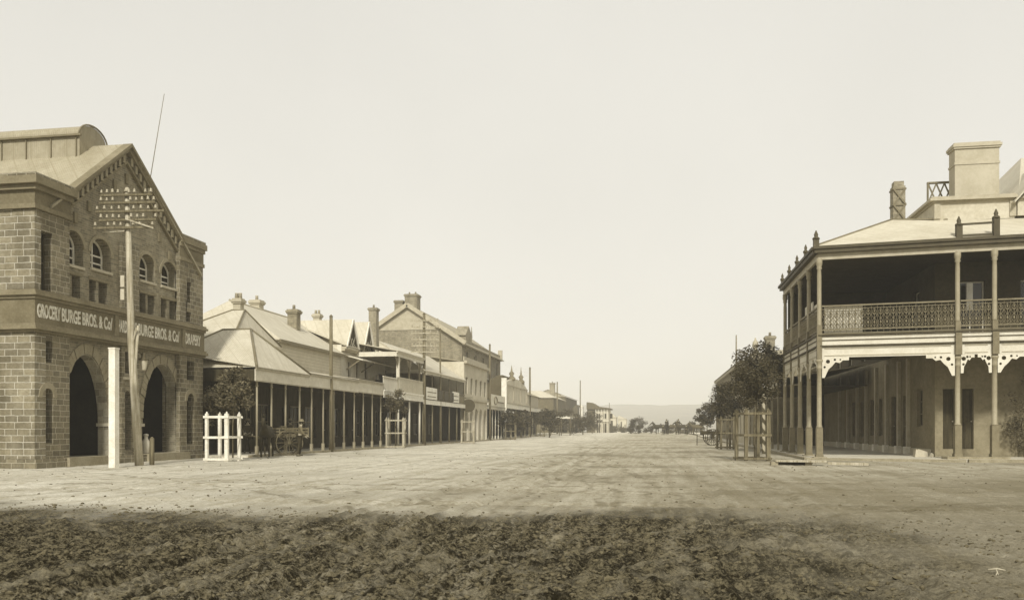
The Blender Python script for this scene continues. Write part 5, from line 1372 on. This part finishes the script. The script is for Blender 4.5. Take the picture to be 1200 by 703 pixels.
    x, k = onY(1052, 47.2); z1 = hgt(214, k); h = MB(); h.box(x-.3, x+.3, 46.9, 47.5, 9, z1-.25); h.box(x-.24, x+.24, 46.95, 47.45, z1-.25, z1); ch = t.part('chimney', h, BLKW)
    h = MB()
    for i in range(4):
        za = 10.4+i*(z1-10.8)/4; zb = za+(z1-10.8)/4
        h.beam((x-.3, 46.87, za), (x+.3, 46.87, zb), .05, .08); h.beam((x+.3, 46.84, za), (x-.3, 46.84, zb), .04, .08)
        h.box(x-.34, x+.34, 46.86, 47.54, zb-.05, zb+.03)
    t.part('strap_work', h, MPAINT, ch)
    x, k = onY(1099.5, 43.5); z1 = hgt(216, k); h = MB(); h.box(x-.45, x+.55, 43.2, 43.8, 10, z1-.9); ch = t.part('chimney', h, PALECH)
    h = MB()
    for i in range(3):
        xa = x-.5+i*.36; h.beam((xa, 43.3, z1-.9), (xa+.36, 43.3, z1), .05, .06); h.beam((xa+.36, 43.34, z1-.9), (xa, 43.34, z1), .05, .06)
    h.box(x-.55, x+.6, 43.25, 43.4, z1-.02, z1+.06); h.box(x-.55, x-.49, 43.26, 43.39, z1-.9, z1-.021)
    t.part('iron_cresting', h, MPAINT, ch)
hotel()

def stone_blocks():
    for px, py, w, lab in ((1075, 527, .3, 'pale squared stone block against the hotel side wall'), (1090, 526.5, .5, 'larger pale stone heap at the corner of the hotel wall')):
        x, y = at(px, Z=37.0); x = min(x, 11.3)
        t = Thing('stone_block', lab, 'stone', (x, y, .08)); h = MB()
        h.prism([(x-w/2, y-.2, .08), (x+w/2, y-.2, .08), (x+w*.42, y-.17, .3), (x-w*.3, y-.15, .08+.34)], (0, .35, 0)); t.part('block', h, SILL)
        if w > .4:
            h = MB(); h.prism([(x+w/2+.02, y-.1, .08), (x+w/2+.4, y-.1, .08), (x+w/2+.15, y-.08, .26)], (0, .3, 0)); t.part('small_block', h, SILL)
stone_blocks()
def vine():
    rng = random.Random(5); t = Thing('climbing_vine', 'leafy climbing vine hanging in the dark verandah at the right edge', 'vine', (15.2, 38.9, .1))
    h = MB(); h.tube([(15.2, 38.9, .1), (15.1, 38.85, 1.5), (15.4, 38.9, 3.0)], [.04, .03, .02], 6); t.part('stem', h, BARK)
    h = MB()
    for i in range(16): leaf_quads(h, (15.2+rng.uniform(-.8, 1.4), 38.8+rng.uniform(-.3, .3), rng.uniform(.5, 3.4)), (.45, .25, .4), 120, .1, rng)
    t.part('foliage', h, LEAF2)
vine()
def culvert():
    x, y = at(938, 546); t = Thing('gutter_bridge', 'low plank gutter crossing over a dark hollow before the hotel corner', 'culvert', (x, y, 0))
    g = float(ground_z(np.array([x]), np.array([y]), False)[0])
    h = MB(); h.prism([(x-.75, y+.55, .12), (x+.95, y+.4, .12), (x+.95, y+.95, .12), (x-.75, y+1.1, .12)], (0, 0, .06)); t.part('plank', h, PTIM)
    h = MB(); h.box(x-.65, x+.25, y+.62, y+.9, -.1, .115); t.part('hollow', h, DARK)  # solid dark box painted in for the shade under the planks
    h = MB(); h.box(x+.26, x+.5, y+.6, y+.95, -.1, .118); h.box(x-.9, x-.66, y+.6, y+.95, -.1, .118); t.part('end_stone', h, KERBM)
    h = MB(); h.beam((x+1.0, y+.5, .09), (x+2.3, y+.3, .07), .16, .09); t.part('edge_board', h, PTIM)
culvert()
def barber_pole():
    x, y = at(895, Z=42.5); H = hgt(450, 42.5); t = Thing('barber_pole', 'spiral-striped barber pole seen through the tree guard nearest the hotel', 'pole', (x, y, .05))
    n = 14; m = 80; light, dark = MB(), MB(); r = .08
    for j in range(m):
        za, zb = .05+(H-.3)*j/m, .05+(H-.3)*(j+1)/m
        for k in range(n):
            a0, a1 = 2*PI*k/n, 2*PI*(k+1)/n; s = ((k/n)+j/13.0) % 1
            mb = light if s < .5 else dark
            P = lambda a, z: (x+r*math.cos(a), y+r*math.sin(a), z)
            mb.poly([P(a0, za), P(a1, za), P(a1, zb), P(a0, zb)], True)
    t.part('pale_stripe', light, LPAINT); t.part('dark_stripe', dark, DPAINT)
    h = MB(); h.lathe((x, y, H-.25), [(.13, 0), (.13, .05), (.09, .1), (.11, .18), (.02, .27)], 10); t.part('finial', h, WHITEP)
barber_pole()

# right-hand buildings beyond the hotel
def right_row():
    X = AXR = 6.7
    t = Thing('right_verandah_shop', 'low shop with open posted verandah just beyond the hotel', 'shop', (10.9, 60, 0))
    y0, y1 = 50.3, 68
    verandah(t, y0, y1, Xf=X, Xw=11.6, z0=3.6, z1=4.0, zr=4.9, posts=[y0+.3+i*2.5 for i in range(7)], pm=POSTC, s=-1, end=False)
    shopfront(t, 64.2, y1, X=10.9, seed=11, s=-1, wall=DTIM, n=2, top=5.4)
    h = MB(); h.box(11.21, 18, 64.2, 64.5, 0, 5.4); t.part('end_wall', h, DTIM)
    h = MB(); h.prism([(10.6, 64.1, 5.4), (10.6, y1, 5.4), (13.5, y1, 6.6), (13.5, 64.1, 6.6)], (0, 0, .08)); t.part('roof', h, IRON2)
    t = Thing('ornate_parapet_building', 'building with ornate urns and chimneys above the trees, right side', 'building', (8, 72, 0))
    y0, y1 = 69, 82; x = 7.2
    hs = [(y0+1.5+i*3, y0+2.5+i*3, 3.7, 5.2) for i in range(4)]+[(y0+1.5+i*3, y0+2.5+i*3, .6, 2.4) for i in range(4)]
    h = MB(); h.wall((x, 0, 0), (0, 1, 0), (1, 0, 0), .4, rect(y0, y1, -.2, 6.6), [rect(*q) for q in hs]); t.part('street_wall', h, CEM)
    for q in hs: window(t, (x, 0, 0), (0, 1, 0), (1, 0, 0), *q, .15, MPAINT)
    h = MB(); h.box(x+.402, x+8, y0, y0+.4, -.2, 6.6); t.part('end_wall', h, HWALL)
    h = MB(); h.box(x-.2, x-.003, y0-.2, y1, 6.3, 6.55); h.box(x-.2, x+8, y0-.3, y0-.002, 6.3, 6.55); h.box(x-.05, x+.4, y0-.1, y1, 6.602, 7.0); t.part('cornice', h, LPAINT)
    h = MB(); h.lathe((x+.4, y0+.2, 7.0), [(.26, 0), (.26, .3), (.1, .45), (.25, .75), (.2, 1.1), (.1, 1.2), (.02, 1.45)], 10); t.part('urn', h, LPAINT)
    h = MB(); h.tube([(x-.1, y1-2, 5), (x-.1, y1-2, 9.8)], [.09, .05], 6); t.part('flagstaff', h, MPAINT)
    chimney(t, x+1.6, y0+1, 6, 8.6, .7, mat=BLKW)
    h = MB(); h.prism([(x+.4, y0+.4, 6.5), (x+.4, y1, 6.5), (x+4, y1, 7.6), (x+4, y0+.4, 7.6)], (0, 0, .08)); t.part('roof', h, IRON2)
    t = Thing('far_right_building', 'hazy two-storey building with pale arched panel behind the right-hand trees', 'building', (8, 100, 0))
    x = 7.9; y0, y1 = 84, 118
    hs = [arch_hole(y0+2+i*4, y0+4+i*4, 3.6, 4.8, 5.6, 8) for i in range(8)]
    h = MB(); h.wall((x, 0, 0), (0, 1, 0), (1, 0, 0), .35, rect(y0, y1, -.3, 7.6), hs); t.part('street_wall', h, HWALL)
    for i in range(8): window(t, (x, 0, 0), (0, 1, 0), (1, 0, 0), y0+2+i*4, y0+4+i*4, 3.6, 4.8, .15, WHITEP, arch=5.6, mull=1, trans=1)
    h = MB(); h.box(x+.352, x+9, y0, y0+.4, -.3, 7.6); t.part('end_wall', h, HWALL)
    h = MB(); hip(h, x-.4, x+9, y0-.3, y1+.3, 7.6, 9.2, x+3, x+5, y0+5, y1-5); t.part('roof', h, IRON2)
    h = MB(); h.box(x-.3, x-.003, y0, y1, 7.3, 7.58); t.part('cornice', h, LPAINT)
right_row()

# ================================================================== PEOPLE / HORSES / CARTS
def skin_mesh(verts, edges, rads, sub=1):
    me = bpy.data.meshes.new('sk'); me.from_pydata([tuple(v) for v in verts], edges, [])
    ob = bpy.data.objects.new('sk', me); col.objects.link(ob)
    sk = ob.modifiers.new('s', 'SKIN'); sk.use_smooth_shade = True
    for i, d in enumerate(me.skin_vertices[0].data):
        r = rads[i]; d.radius = r if hasattr(r, '__len__') else (r, r); d.use_root = (i == 0)
    if sub: m = ob.modifiers.new('u', 'SUBSURF'); m.levels = sub; m.render_levels = sub
    dg = bpy.context.evaluated_depsgraph_get(); out = bpy.data.meshes.new_from_object(ob.evaluated_get(dg))
    bpy.data.objects.remove(ob); bpy.data.meshes.remove(me)
    return out
def add_mesh(th, name, me, mat, parent=None):
    me.materials.clear(); me.materials.append(mat)
    o = bpy.data.objects.new(name, me); col.objects.link(o); o.parent = parent or th.o; return o
def person(label, x, y, gz, rz, H=1.7, shirt=None, trou=None, pose='stand', hat=True, thing=None):
    """local frame: faces -y"""
    t = Thing('person', label, 'person', (x, y, gz), rz=rz); t.local = True; k = H/1.75
    V = lambda *p: Vector(p)*k
    lean = -.06 if pose == 'stand' else 0
    J = dict(pel=V(0, 0, .93), sp=V(0, lean*.5, 1.13), ch=V(0, lean, 1.33), nk=V(0, lean*1.1, 1.47), hd=V(0, lean*1.3-.01, 1.60), ht=V(0, lean*1.3, 1.70),
             shl=V(.18, lean, 1.40), shr=V(-.18, lean, 1.40), ell=V(.25, lean-.03, 1.13), elr=V(-.24, lean-.05, 1.13), wrl=V(.22, lean-.22, .96), wrr=V(-.19, lean-.27, 1.0),
             hil=V(.1, 0, .90), hir=V(-.1, 0, .90), knl=V(.11, -.05, .49), knr=V(-.12, .03, .49), anl=V(.12, 0, .08), anr=V(-.13, .1, .08), tol=V(.14, -.16, .035), tor=V(-.15, -.05, .035))
    if pose == 'ride':
        J.update(knl=V(.32, -.28, .62), knr=V(-.32, -.28, .62), anl=V(.36, -.12, .2), anr=V(-.36, -.12, .2), tol=V(.38, -.3, .16), tor=V(-.38, -.3, .16), wrl=V(.1, -.4, 1.08), wrr=V(-.1, -.4, 1.08), ell=V(.26, -.12, 1.14), elr=V(-.26, -.12, 1.14))
    names = list(J); idx = {n: i for i, n in enumerate(names)}; verts = [J[n] for n in names]
    E = [('pel', 'sp'), ('sp', 'ch'), ('ch', 'nk'), ('nk', 'hd'), ('hd', 'ht'), ('ch', 'shl'), ('ch', 'shr'), ('shl', 'ell'), ('shr', 'elr'), ('ell', 'wrl'), ('elr', 'wrr'), ('pel', 'hil'), ('pel', 'hir'), ('hil', 'knl'), ('hir', 'knr'), ('knl', 'anl'), ('knr', 'anr'), ('anl', 'tol'), ('anr', 'tor')]
    rad = dict(pel=(.14, .11), sp=(.13, .10), ch=(.15, .11), nk=.055, hd=(.085, .10), ht=(.06, .07), shl=.065, shr=.065, ell=.045, elr=.045, wrl=.03, wrr=.03, hil=.09, hir=.09, knl=.06, knr=.06, anl=.042, anr=.042, tol=.035, tor=.035)
    def sc(r, f=1, add=0): return (r[0]*k*f+add, r[1]*k*f+add) if hasattr(r, '__len__') else (r*k*f+add, r*k*f+add)
    ed = [(idx[a], idx[b]) for a, b in E]; rr = [sc(rad[n]) for n in names]
    for side, wr, el in ((1, 'wrl', 'ell'), (-1, 'wrr', 'elr')):     # palm, four fingers and a thumb
        d = (J[wr]-J[el]).normalized(); palm = J[wr]+d*.06*k; verts.append(palm); pi = len(verts)-1; rr.append((.035*k, .018*k)); ed.append((idx[wr], pi))
        s = Vector((0, .3, 1)).cross(d).normalized()
        for j, (o, L) in enumerate(((-.03, .07), (-.01, .085), (.01, .08), (.03, .065))):
            verts.append(palm+s*o*k+d*.03*k); a = len(verts)-1; rr.append((.009, .009)); ed.append((pi, a))
            verts.append(palm+s*o*k*1.1+d*(L)*k+Vector((0, 0, -.015))); rr.append((.008, .008)); ed.append((a, len(verts)-1))
        verts.append(palm-s*.045*k*side+d*.01*k); a = len(verts)-1; rr.append((.01, .01)); ed.append((pi, a)); verts.append(verts[a]+d*.035*k+Vector((0, -.01, -.01))); rr.append((.009, .009)); ed.append((a, len(verts)-1))
    body = add_mesh(t, 'body', skin_mesh(verts, ed, rr), SKIN)
    def sub(names_, ee, grow, mat, nm):
        ii = {n: i for i, n in enumerate(names_)}
        add_mesh(t, nm, skin_mesh([J[n] for n in names_], [(ii[a], ii[b]) for a, b in ee], [sc(rad[n], 1.08, grow) for n in names_]), mat, body)
    sub(['pel', 'sp', 'ch', 'shl', 'shr', 'ell', 'elr', 'wrl', 'wrr'], [('pel', 'sp'), ('sp', 'ch'), ('ch', 'shl'), ('ch', 'shr'), ('shl', 'ell'), ('shr', 'elr'), ('ell', 'wrl'), ('elr', 'wrr')], .012, shirt or CLOTHM, 'jacket')
    sub(['pel', 'hil', 'hir', 'knl', 'knr', 'anl', 'anr'], [('pel', 'hil'), ('pel', 'hir'), ('hil', 'knl'), ('hir', 'knr'), ('knl', 'anl'), ('knr', 'anr')], .012, trou or CLOTHD, 'trousers')
    for a, b in (('anl', 'tol'), ('anr', 'tor')):
        h = MB(); h.tube([J[a]+V(0, .05, -.02), J[a]+V(0, 0, -.03), J[b]], [.05*k, .055*k, .042*k], 8); t.part('boot', h, DPAINT, body)
    # face
    hd = J['hd']; h = MB(); h.tube([hd+V(0, -.095, .02), hd+V(0, -.125, -.02), hd+V(0, -.1, -.03)], [.008*k, .014*k, .008*k], 6); t.part('nose', h, SKIN, body)
    h = MB()
    for sx in (-1, 1): h.lathe(hd+V(sx*.035, -.1, .02), [(.002, 0), (.011, .008), (.002, .016)], 6)
    t.part('eyes', h, DPAINT, body); h = MB(); h.beam(hd+V(-.028, -.103, -.055), hd+V(.028, -.103, -.055), .01, .008); t.part('mouth', h, MPAINT, body)
    h = MB()
    for sx in (-1, 1): h.tube([hd+V(sx*.085, .0, .03), hd+V(sx*.105, .01, .0), hd+V(sx*.085, .0, -.03)], .012*k, 5)
    t.part('ears', h, SKIN, body)
    h = MB(); c = hd+V(0, .015, .0); h.lathe(c, [(.06*k, -.06*k), (.1*k, -.02*k), (.105*k, .05*k), (.08*k, .12*k), (.01, .15*k)], 10); t.part('hair', h, CLOTHD, body)
    if hat:
        h = MB(); c = J['hd']+V(0, 0, .07); h.lathe(c, [(.19*k, 0), (.19*k, .012*k), (.11*k, .02*k), (.105*k, .1*k), (.08*k, .13*k), (.01, .125*k)], 14); t.part('hat', h, DPAINT if shirt is None else MPAINT, body)
    return t
x, y = at(351, 534.5); person('person in dark waistcoat and hat standing in the road facing the shop verandah', x, y, 0.0, R(115), 1.7, CLOTHM, CLOTHD)
x, y = at(290, Z=41.5); person('person in dark clothes in the shade behind the bright white tree guard', x, y, .1, R(30), 1.66, CLOTHD, CLOTHD)
x, y = at(337, Z=46); person('person in grey jacket on the footpath behind the cart', x+.2, y, .1, R(-20), 1.7, CLOTHM, CLOTHD)

def horse(label, x, y, gz, rz, mat, s=1.0, name='horse', group=None, graze=False):
    t = Thing(name, label, 'horse', (x, y, gz), rz=rz, group=group); t.local = True
    P = lambda *p: Vector(p)*s
    # faces +x
    V = [P(-.05, 0, 1.18), P(.45, 0, 1.15), P(.68, 0, 1.22), P(.92, 0, 1.5), P(1.08, 0, 1.72), P(1.3, 0, 1.55), P(1.45, 0, 1.38), P(-.5, 0, 1.22), P(-.72, 0, 1.15)]
    rr = [(.27, .28), (.26, .29), (.2, .24), (.11, .16), (.085, .12), (.07, .085), (.055, .06), (.26, .27), (.17, .2)]
    E = [(0, 1), (1, 2), (2, 3), (3, 4), (4, 5), (5, 6), (0, 7), (7, 8)]
    for sy in (-1, 1):
        b = len(V); V += [P(.5, sy*.17, .95), P(.52, sy*.17, .52), P(.5, sy*.17, .12), P(.54, sy*.17, .03)]; rr += [.11, .055, .04, .05]; E += [(1, b), (b, b+1), (b+1, b+2), (b+2, b+3)]
        b = len(V); V += [P(-.6, sy*.18, .95), P(-.5, sy*.19, .72), P(-.75, sy*.18, .5), P(-.7, sy*.18, .12), P(-.66, sy*.18, .03)]; rr += [.15, .1, .055, .042, .05]; E += [(7, b), (b, b+1), (b+1, b+2), (b+2, b+3), (b+3, b+4)]
    rr = [(r[0]*s, r[1]*s) if hasattr(r, '__len__') else (r*s, r*s) for r in rr]
    body = add_mesh(t, 'body', skin_mesh(V, E, rr), mat)
    h = MB(); h.tube([P(-.86, 0, 1.22), P(-.98, 0, 1.0), P(-1.0, 0, .55)], [.05*s, .07*s, .03*s], 7); t.part('tail', h, HIDE, body)
    h = MB()
    for i in range(7): a = P(.66+i*.06, 0, 1.45+i*.06); h.prism([a, a+P(.07, 0, .06), a+P(0, 0, .16)], P(0, .03, 0))
    t.part('mane', h, HIDE, body)
    for sy in (-1, 1): h = MB(); h.tube([P(1.06, sy*.06, 1.8), P(1.07, sy*.08, 1.93)], [.035*s, .006], 6); t.part('ear', h, mat, body)
    return t
def wheel(th, c, r, axis, mat, spokes=12, name='wheel'):
    c = Vector(c); ax = Vector(axis).normalized(); up = Vector((0, 0, 1)); sd = ax.cross(up)
    h = MB(); h.tube([c+(up*math.cos(2*PI*i/24)+sd*math.sin(2*PI*i/24))*r for i in range(25)], .03, 6, False); w = th.part(name, h, mat)
    h = MB(); h.tube([c-ax*.1, c+ax*.1], .08, 10)
    for i in range(spokes): a = 2*PI*i/spokes; h.tube([c, c+(up*math.cos(a)+sd*math.sin(a))*r], .016, 5, False)
    th.part('spokes', h, mat, w)
def cart(label, x, y, gz, rz, bodym, s=1.0, name='cart', side_h=.4, deck=.95, L=1.8, slats=False, prop=True):
    """faces +x, two wheels"""
    t = Thing(name, label, 'cart', (x, y, gz), rz=rz); t.local = True
    h = MB(); h.box(-L/2, L/2, -.55, .55, deck-.06, deck); h.box(-L/2, -L/2+.04, -.55, .55, deck, deck+side_h); h.box(L/2-.04, L/2, -.55, .55, deck, deck+side_h*.7)
    for sy in (-1, 1):
        if slats:
            for i in range(3): h.box(-L/2, L/2, sy*.55-.015, sy*.55+.015, deck+.02+i*side_h*.36, deck+.1+i*side_h*.36)
            for i in range(5): h.box(-L/2+i*L/4-.03, -L/2+i*L/4+.03, sy*.57-.01, sy*.57+.02, deck-.05, deck+side_h)
        else: h.box(-L/2, L/2, sy*.55-.02, sy*.55+.02, deck, deck+side_h)
    t.part('cart_body', h, bodym)
    h = MB(); h.box(.1, .4, -.5, .5, deck+side_h+.02, deck+side_h+.07); t.part('seat', h, bodym)
    for sy in (-1, 1): wheel(t, (0, sy*.72, .62), .62, (0, 1, 0), bodym)
    h = MB(); h.tube([(0, -.72, .62), (0, .72, .62)], .035, 8); h.box(-.1, .1, -.5, .5, .64, deck-.065); t.part('axle', h, DPAINT)
    for sy in (-1, 1): h = MB(); h.tube([(L/2-.2, sy*.42, deck-.1), (L/2+.7, sy*.36, deck-.02), (L/2+1.9, sy*.3, deck+.12)], [.035, .03, .022], 6); t.part('shaft', h, bodym)
    if prop: h = MB(); h.tube([(L/2+.3, 0.3, 0), (L/2+.3, .38, deck-.05)], .03, 6); t.part('prop', h, bodym)
    return t
x, y = at(309, 536); horse('dark horse standing at the kerb before the corner shop verandah', x+.0, y+.3, 0, R(-72), HIDE, 1.0)
x, y = at(328, 534); cart('slatted pale two-wheeled cart by the kerb behind the dark horse', x, y+.9, 0, R(-150), MTIM, slats=True, prop=False)
x, y = at(836, 522); cart('small dark cart with shafts propped beside the farther right-hand guard', x, y+1.0, 0, R(182), DTIM, deck=.9, side_h=.22)
# far riders and cart
def at_far(px, Z): x, y = at(px, Z=Z); return x, y, float(far_rise(y))
for i, (px, Z, rz, lab) in enumerate(((781, 150, -20, 'left'), (795, 147, -42, 'right'))):
    x, y, g = at_far(px, Z); horse(('dark horse ridden left of the other rider at the road end', 'brown horse ridden right of the other rider at the road end')[i], x, y, g, R(rz-60), HIDE if i == 0 else HIDE2, 1.3, group='ridden horses at the road end')
    person(('distant rider sitting on the dark horse at the road end', 'distant rider sitting on the brown horse at the road end')[i], x, y, g+.75, R(rz-60+90), 1.9, CLOTHD, CLOTHD, 'ride')
x, y, g = at_far(811, 160); horse('dark harnessed horse drawing the far cart', x, y-2.4, g, R(-95), HIDE, 1.25, group='ridden horses at the road end')
cart('distant dark cart behind a horse at the far road end', x+.1, y+.6, g, R(-95), DTIM, deck=1.3, side_h=.9, prop=False)
x, y, g = at_far(806, 168); horse('second dark harnessed horse left of the far cart', x, y, g, R(-80), HIDE, 1.2)
for px, Z, rz, m_, lab in ((773, 152, 170, HIDE, 'dark horse turned left just right of the loose horse'), (788, 150, -10, HIDE2, 'brown horse standing side-on between the two riders'), (800, 146, 175, HIDE, 'dark horse standing side-on right of the riders'), (817, 140, 160, HIDE2, 'brown horse nearest the right kerb at the road end')):
    x, y, g = at_far(px, Z); horse(lab, x, y, g, R(rz), m_, 1.2)
for px, Z, lab in ((777, 140, 'distant person in dark clothes on foot left of the riders'), (804, 138, 'distant person in dark clothes on foot right of the riders')):
    x, y, g = at_far(px, Z); person(lab, x, y, g, R(20), 1.75, CLOTHD, CLOTHD)
x, y, g = at_far(768, 165); horse('dark loose horse beside the low shrub at the road end', x, y, g, R(10), HIDE, 1.05)
# small debris by the right bottom of the picture
def debris():
    x, y = at(1166, 668); g = float(ground_z(np.array([x]), np.array([y]))[0])
    t = Thing('dead_twig', 'small pale forked twig lying on the bare ground at lower right', 'twig', (x, y, g))
    h = MB(); h.tube([(x-.06, y, g+.05), (x+.02, y, g+.06), (x+.09, y+.01, g+.045)], .008, 6); h.tube([(x+.01, y, g+.055), (x+.01, y-.05, g+.01)], .006, 6); h.tube([(x+.01, y-.02, g+.03), (x-.03, y-.1, g+.008)], .005, 5); h.build
    t.part('twig_stem', h, LPAINT)
debris()

# ================================================================== SKY, SUN, HAZE, CAMERA
w = bpy.data.worlds.new('World'); scn.world = w; w.use_nodes = True
nt = w.node_tree; bg = nt.nodes['Background']
SUN_EL, SUN_AZ = R(39), R(173)      # azimuth clockwise from +Y: behind the camera
sky = nt.nodes.new('ShaderNodeTexSky'); sky.sky_type = 'NISHITA'; sky.sun_disc = False
sky.sun_elevation = SUN_EL; sky.sun_rotation = SUN_AZ; sky.dust_density = 4; sky.air_density = 1.0
bw = nt.nodes.new('ShaderNodeRGBToBW'); nt.links.new(sky.outputs[0], bw.inputs[0])
# veil of high overcast: flatten the clear-sky range, then tone like the old print
pw = nt.nodes.new('ShaderNodeMath'); pw.operation = 'POWER'; nt.links.new(bw.outputs[0], pw.inputs[0]); pw.inputs[1].default_value = .15
tc = nt.nodes.new('ShaderNodeTexCoord'); nz = nt.nodes.new('ShaderNodeTexNoise'); nt.links.new(tc.outputs['Generated'], nz.inputs['Vector']); nz.inputs['Scale'].default_value = 1.6; nz.inputs['Detail'].default_value = 5
mr = nt.nodes.new('ShaderNodeMapRange'); nt.links.new(nz.outputs['Fac'], mr.inputs[0]); mr.inputs[1].default_value = .3; mr.inputs[2].default_value = .7; mr.inputs[3].default_value = .94; mr.inputs[4].default_value = 1.06
mu = nt.nodes.new('ShaderNodeMath'); mu.operation = 'MULTIPLY'; nt.links.new(pw.outputs[0], mu.inputs[0]); nt.links.new(mr.outputs[0], mu.inputs[1])
vm = nt.nodes.new('ShaderNodeVectorMath'); vm.operation = 'SCALE'; vm.inputs[0].default_value = (1.0, .978, .905); nt.links.new(mu.outputs[0], vm.inputs['Scale'])
nt.links.new(vm.outputs[0], bg.inputs[0]); bg.inputs[1].default_value = 0.15
WORLD_GAIN = 4.6
mg = nt.nodes.new('ShaderNodeMath'); mg.operation = 'MULTIPLY'; mg.inputs[1].default_value = WORLD_GAIN
nt.links.new(mu.outputs[0], mg.inputs[0]); nt.links.new(mg.outputs[0], vm.inputs['Scale'])
sl = bpy.data.lights.new('sun', 'SUN'); sl.energy = 4.0; sl.angle = R(6); sl.color = (1, .975, .92)
so = bpy.data.objects.new('sun', sl); col.objects.link(so)
d = Vector((math.sin(SUN_AZ)*math.cos(SUN_EL), math.cos(SUN_AZ)*math.cos(SUN_EL), math.sin(SUN_EL)))
so.rotation_euler = d.to_track_quat('Z', 'Y').to_euler()

h = MB(); h.box(-2100, 2300, -250, 2150, -6, 70); hz = h.build('haze', None)
m = bpy.data.materials.new('haze_air'); m.use_nodes = True; n_ = m.node_tree; n_.nodes.clear()
out = n_.nodes.new('ShaderNodeOutputMaterial'); pv = n_.nodes.new('ShaderNodeVolumePrincipled'); pv.inputs['Color'].default_value = (.97, .95, .88, 1); pv.inputs['Density'].default_value = .0009
n_.links.new(pv.outputs[0], out.inputs['Volume']); hz.data.materials.append(m); tag(hz, 'pale dusty haze filling the air over the street', 'haze', kind='stuff')

cam = bpy.data.cameras.new('camera'); co = bpy.data.objects.new('camera', cam); col.objects.link(co)
co.location = (0, 0, EYE); co.rotation_euler = (R(90), 0, YAW); cam.sensor_width = 36; cam.lens = 30
cam.shift_y = (HZ-351.5)/1200; cam.clip_end = 6000; cam.clip_start = .1
scn.camera = co
scn.render.engine = 'CYCLES'
scn.view_settings.view_transform = 'Standard'; scn.view_settings.look = 'None'; scn.view_settings.exposure = 0; scn.view_settings.gamma = 1
scn.cycles.max_bounces = 6; scn.cycles.volume_bounces = 1
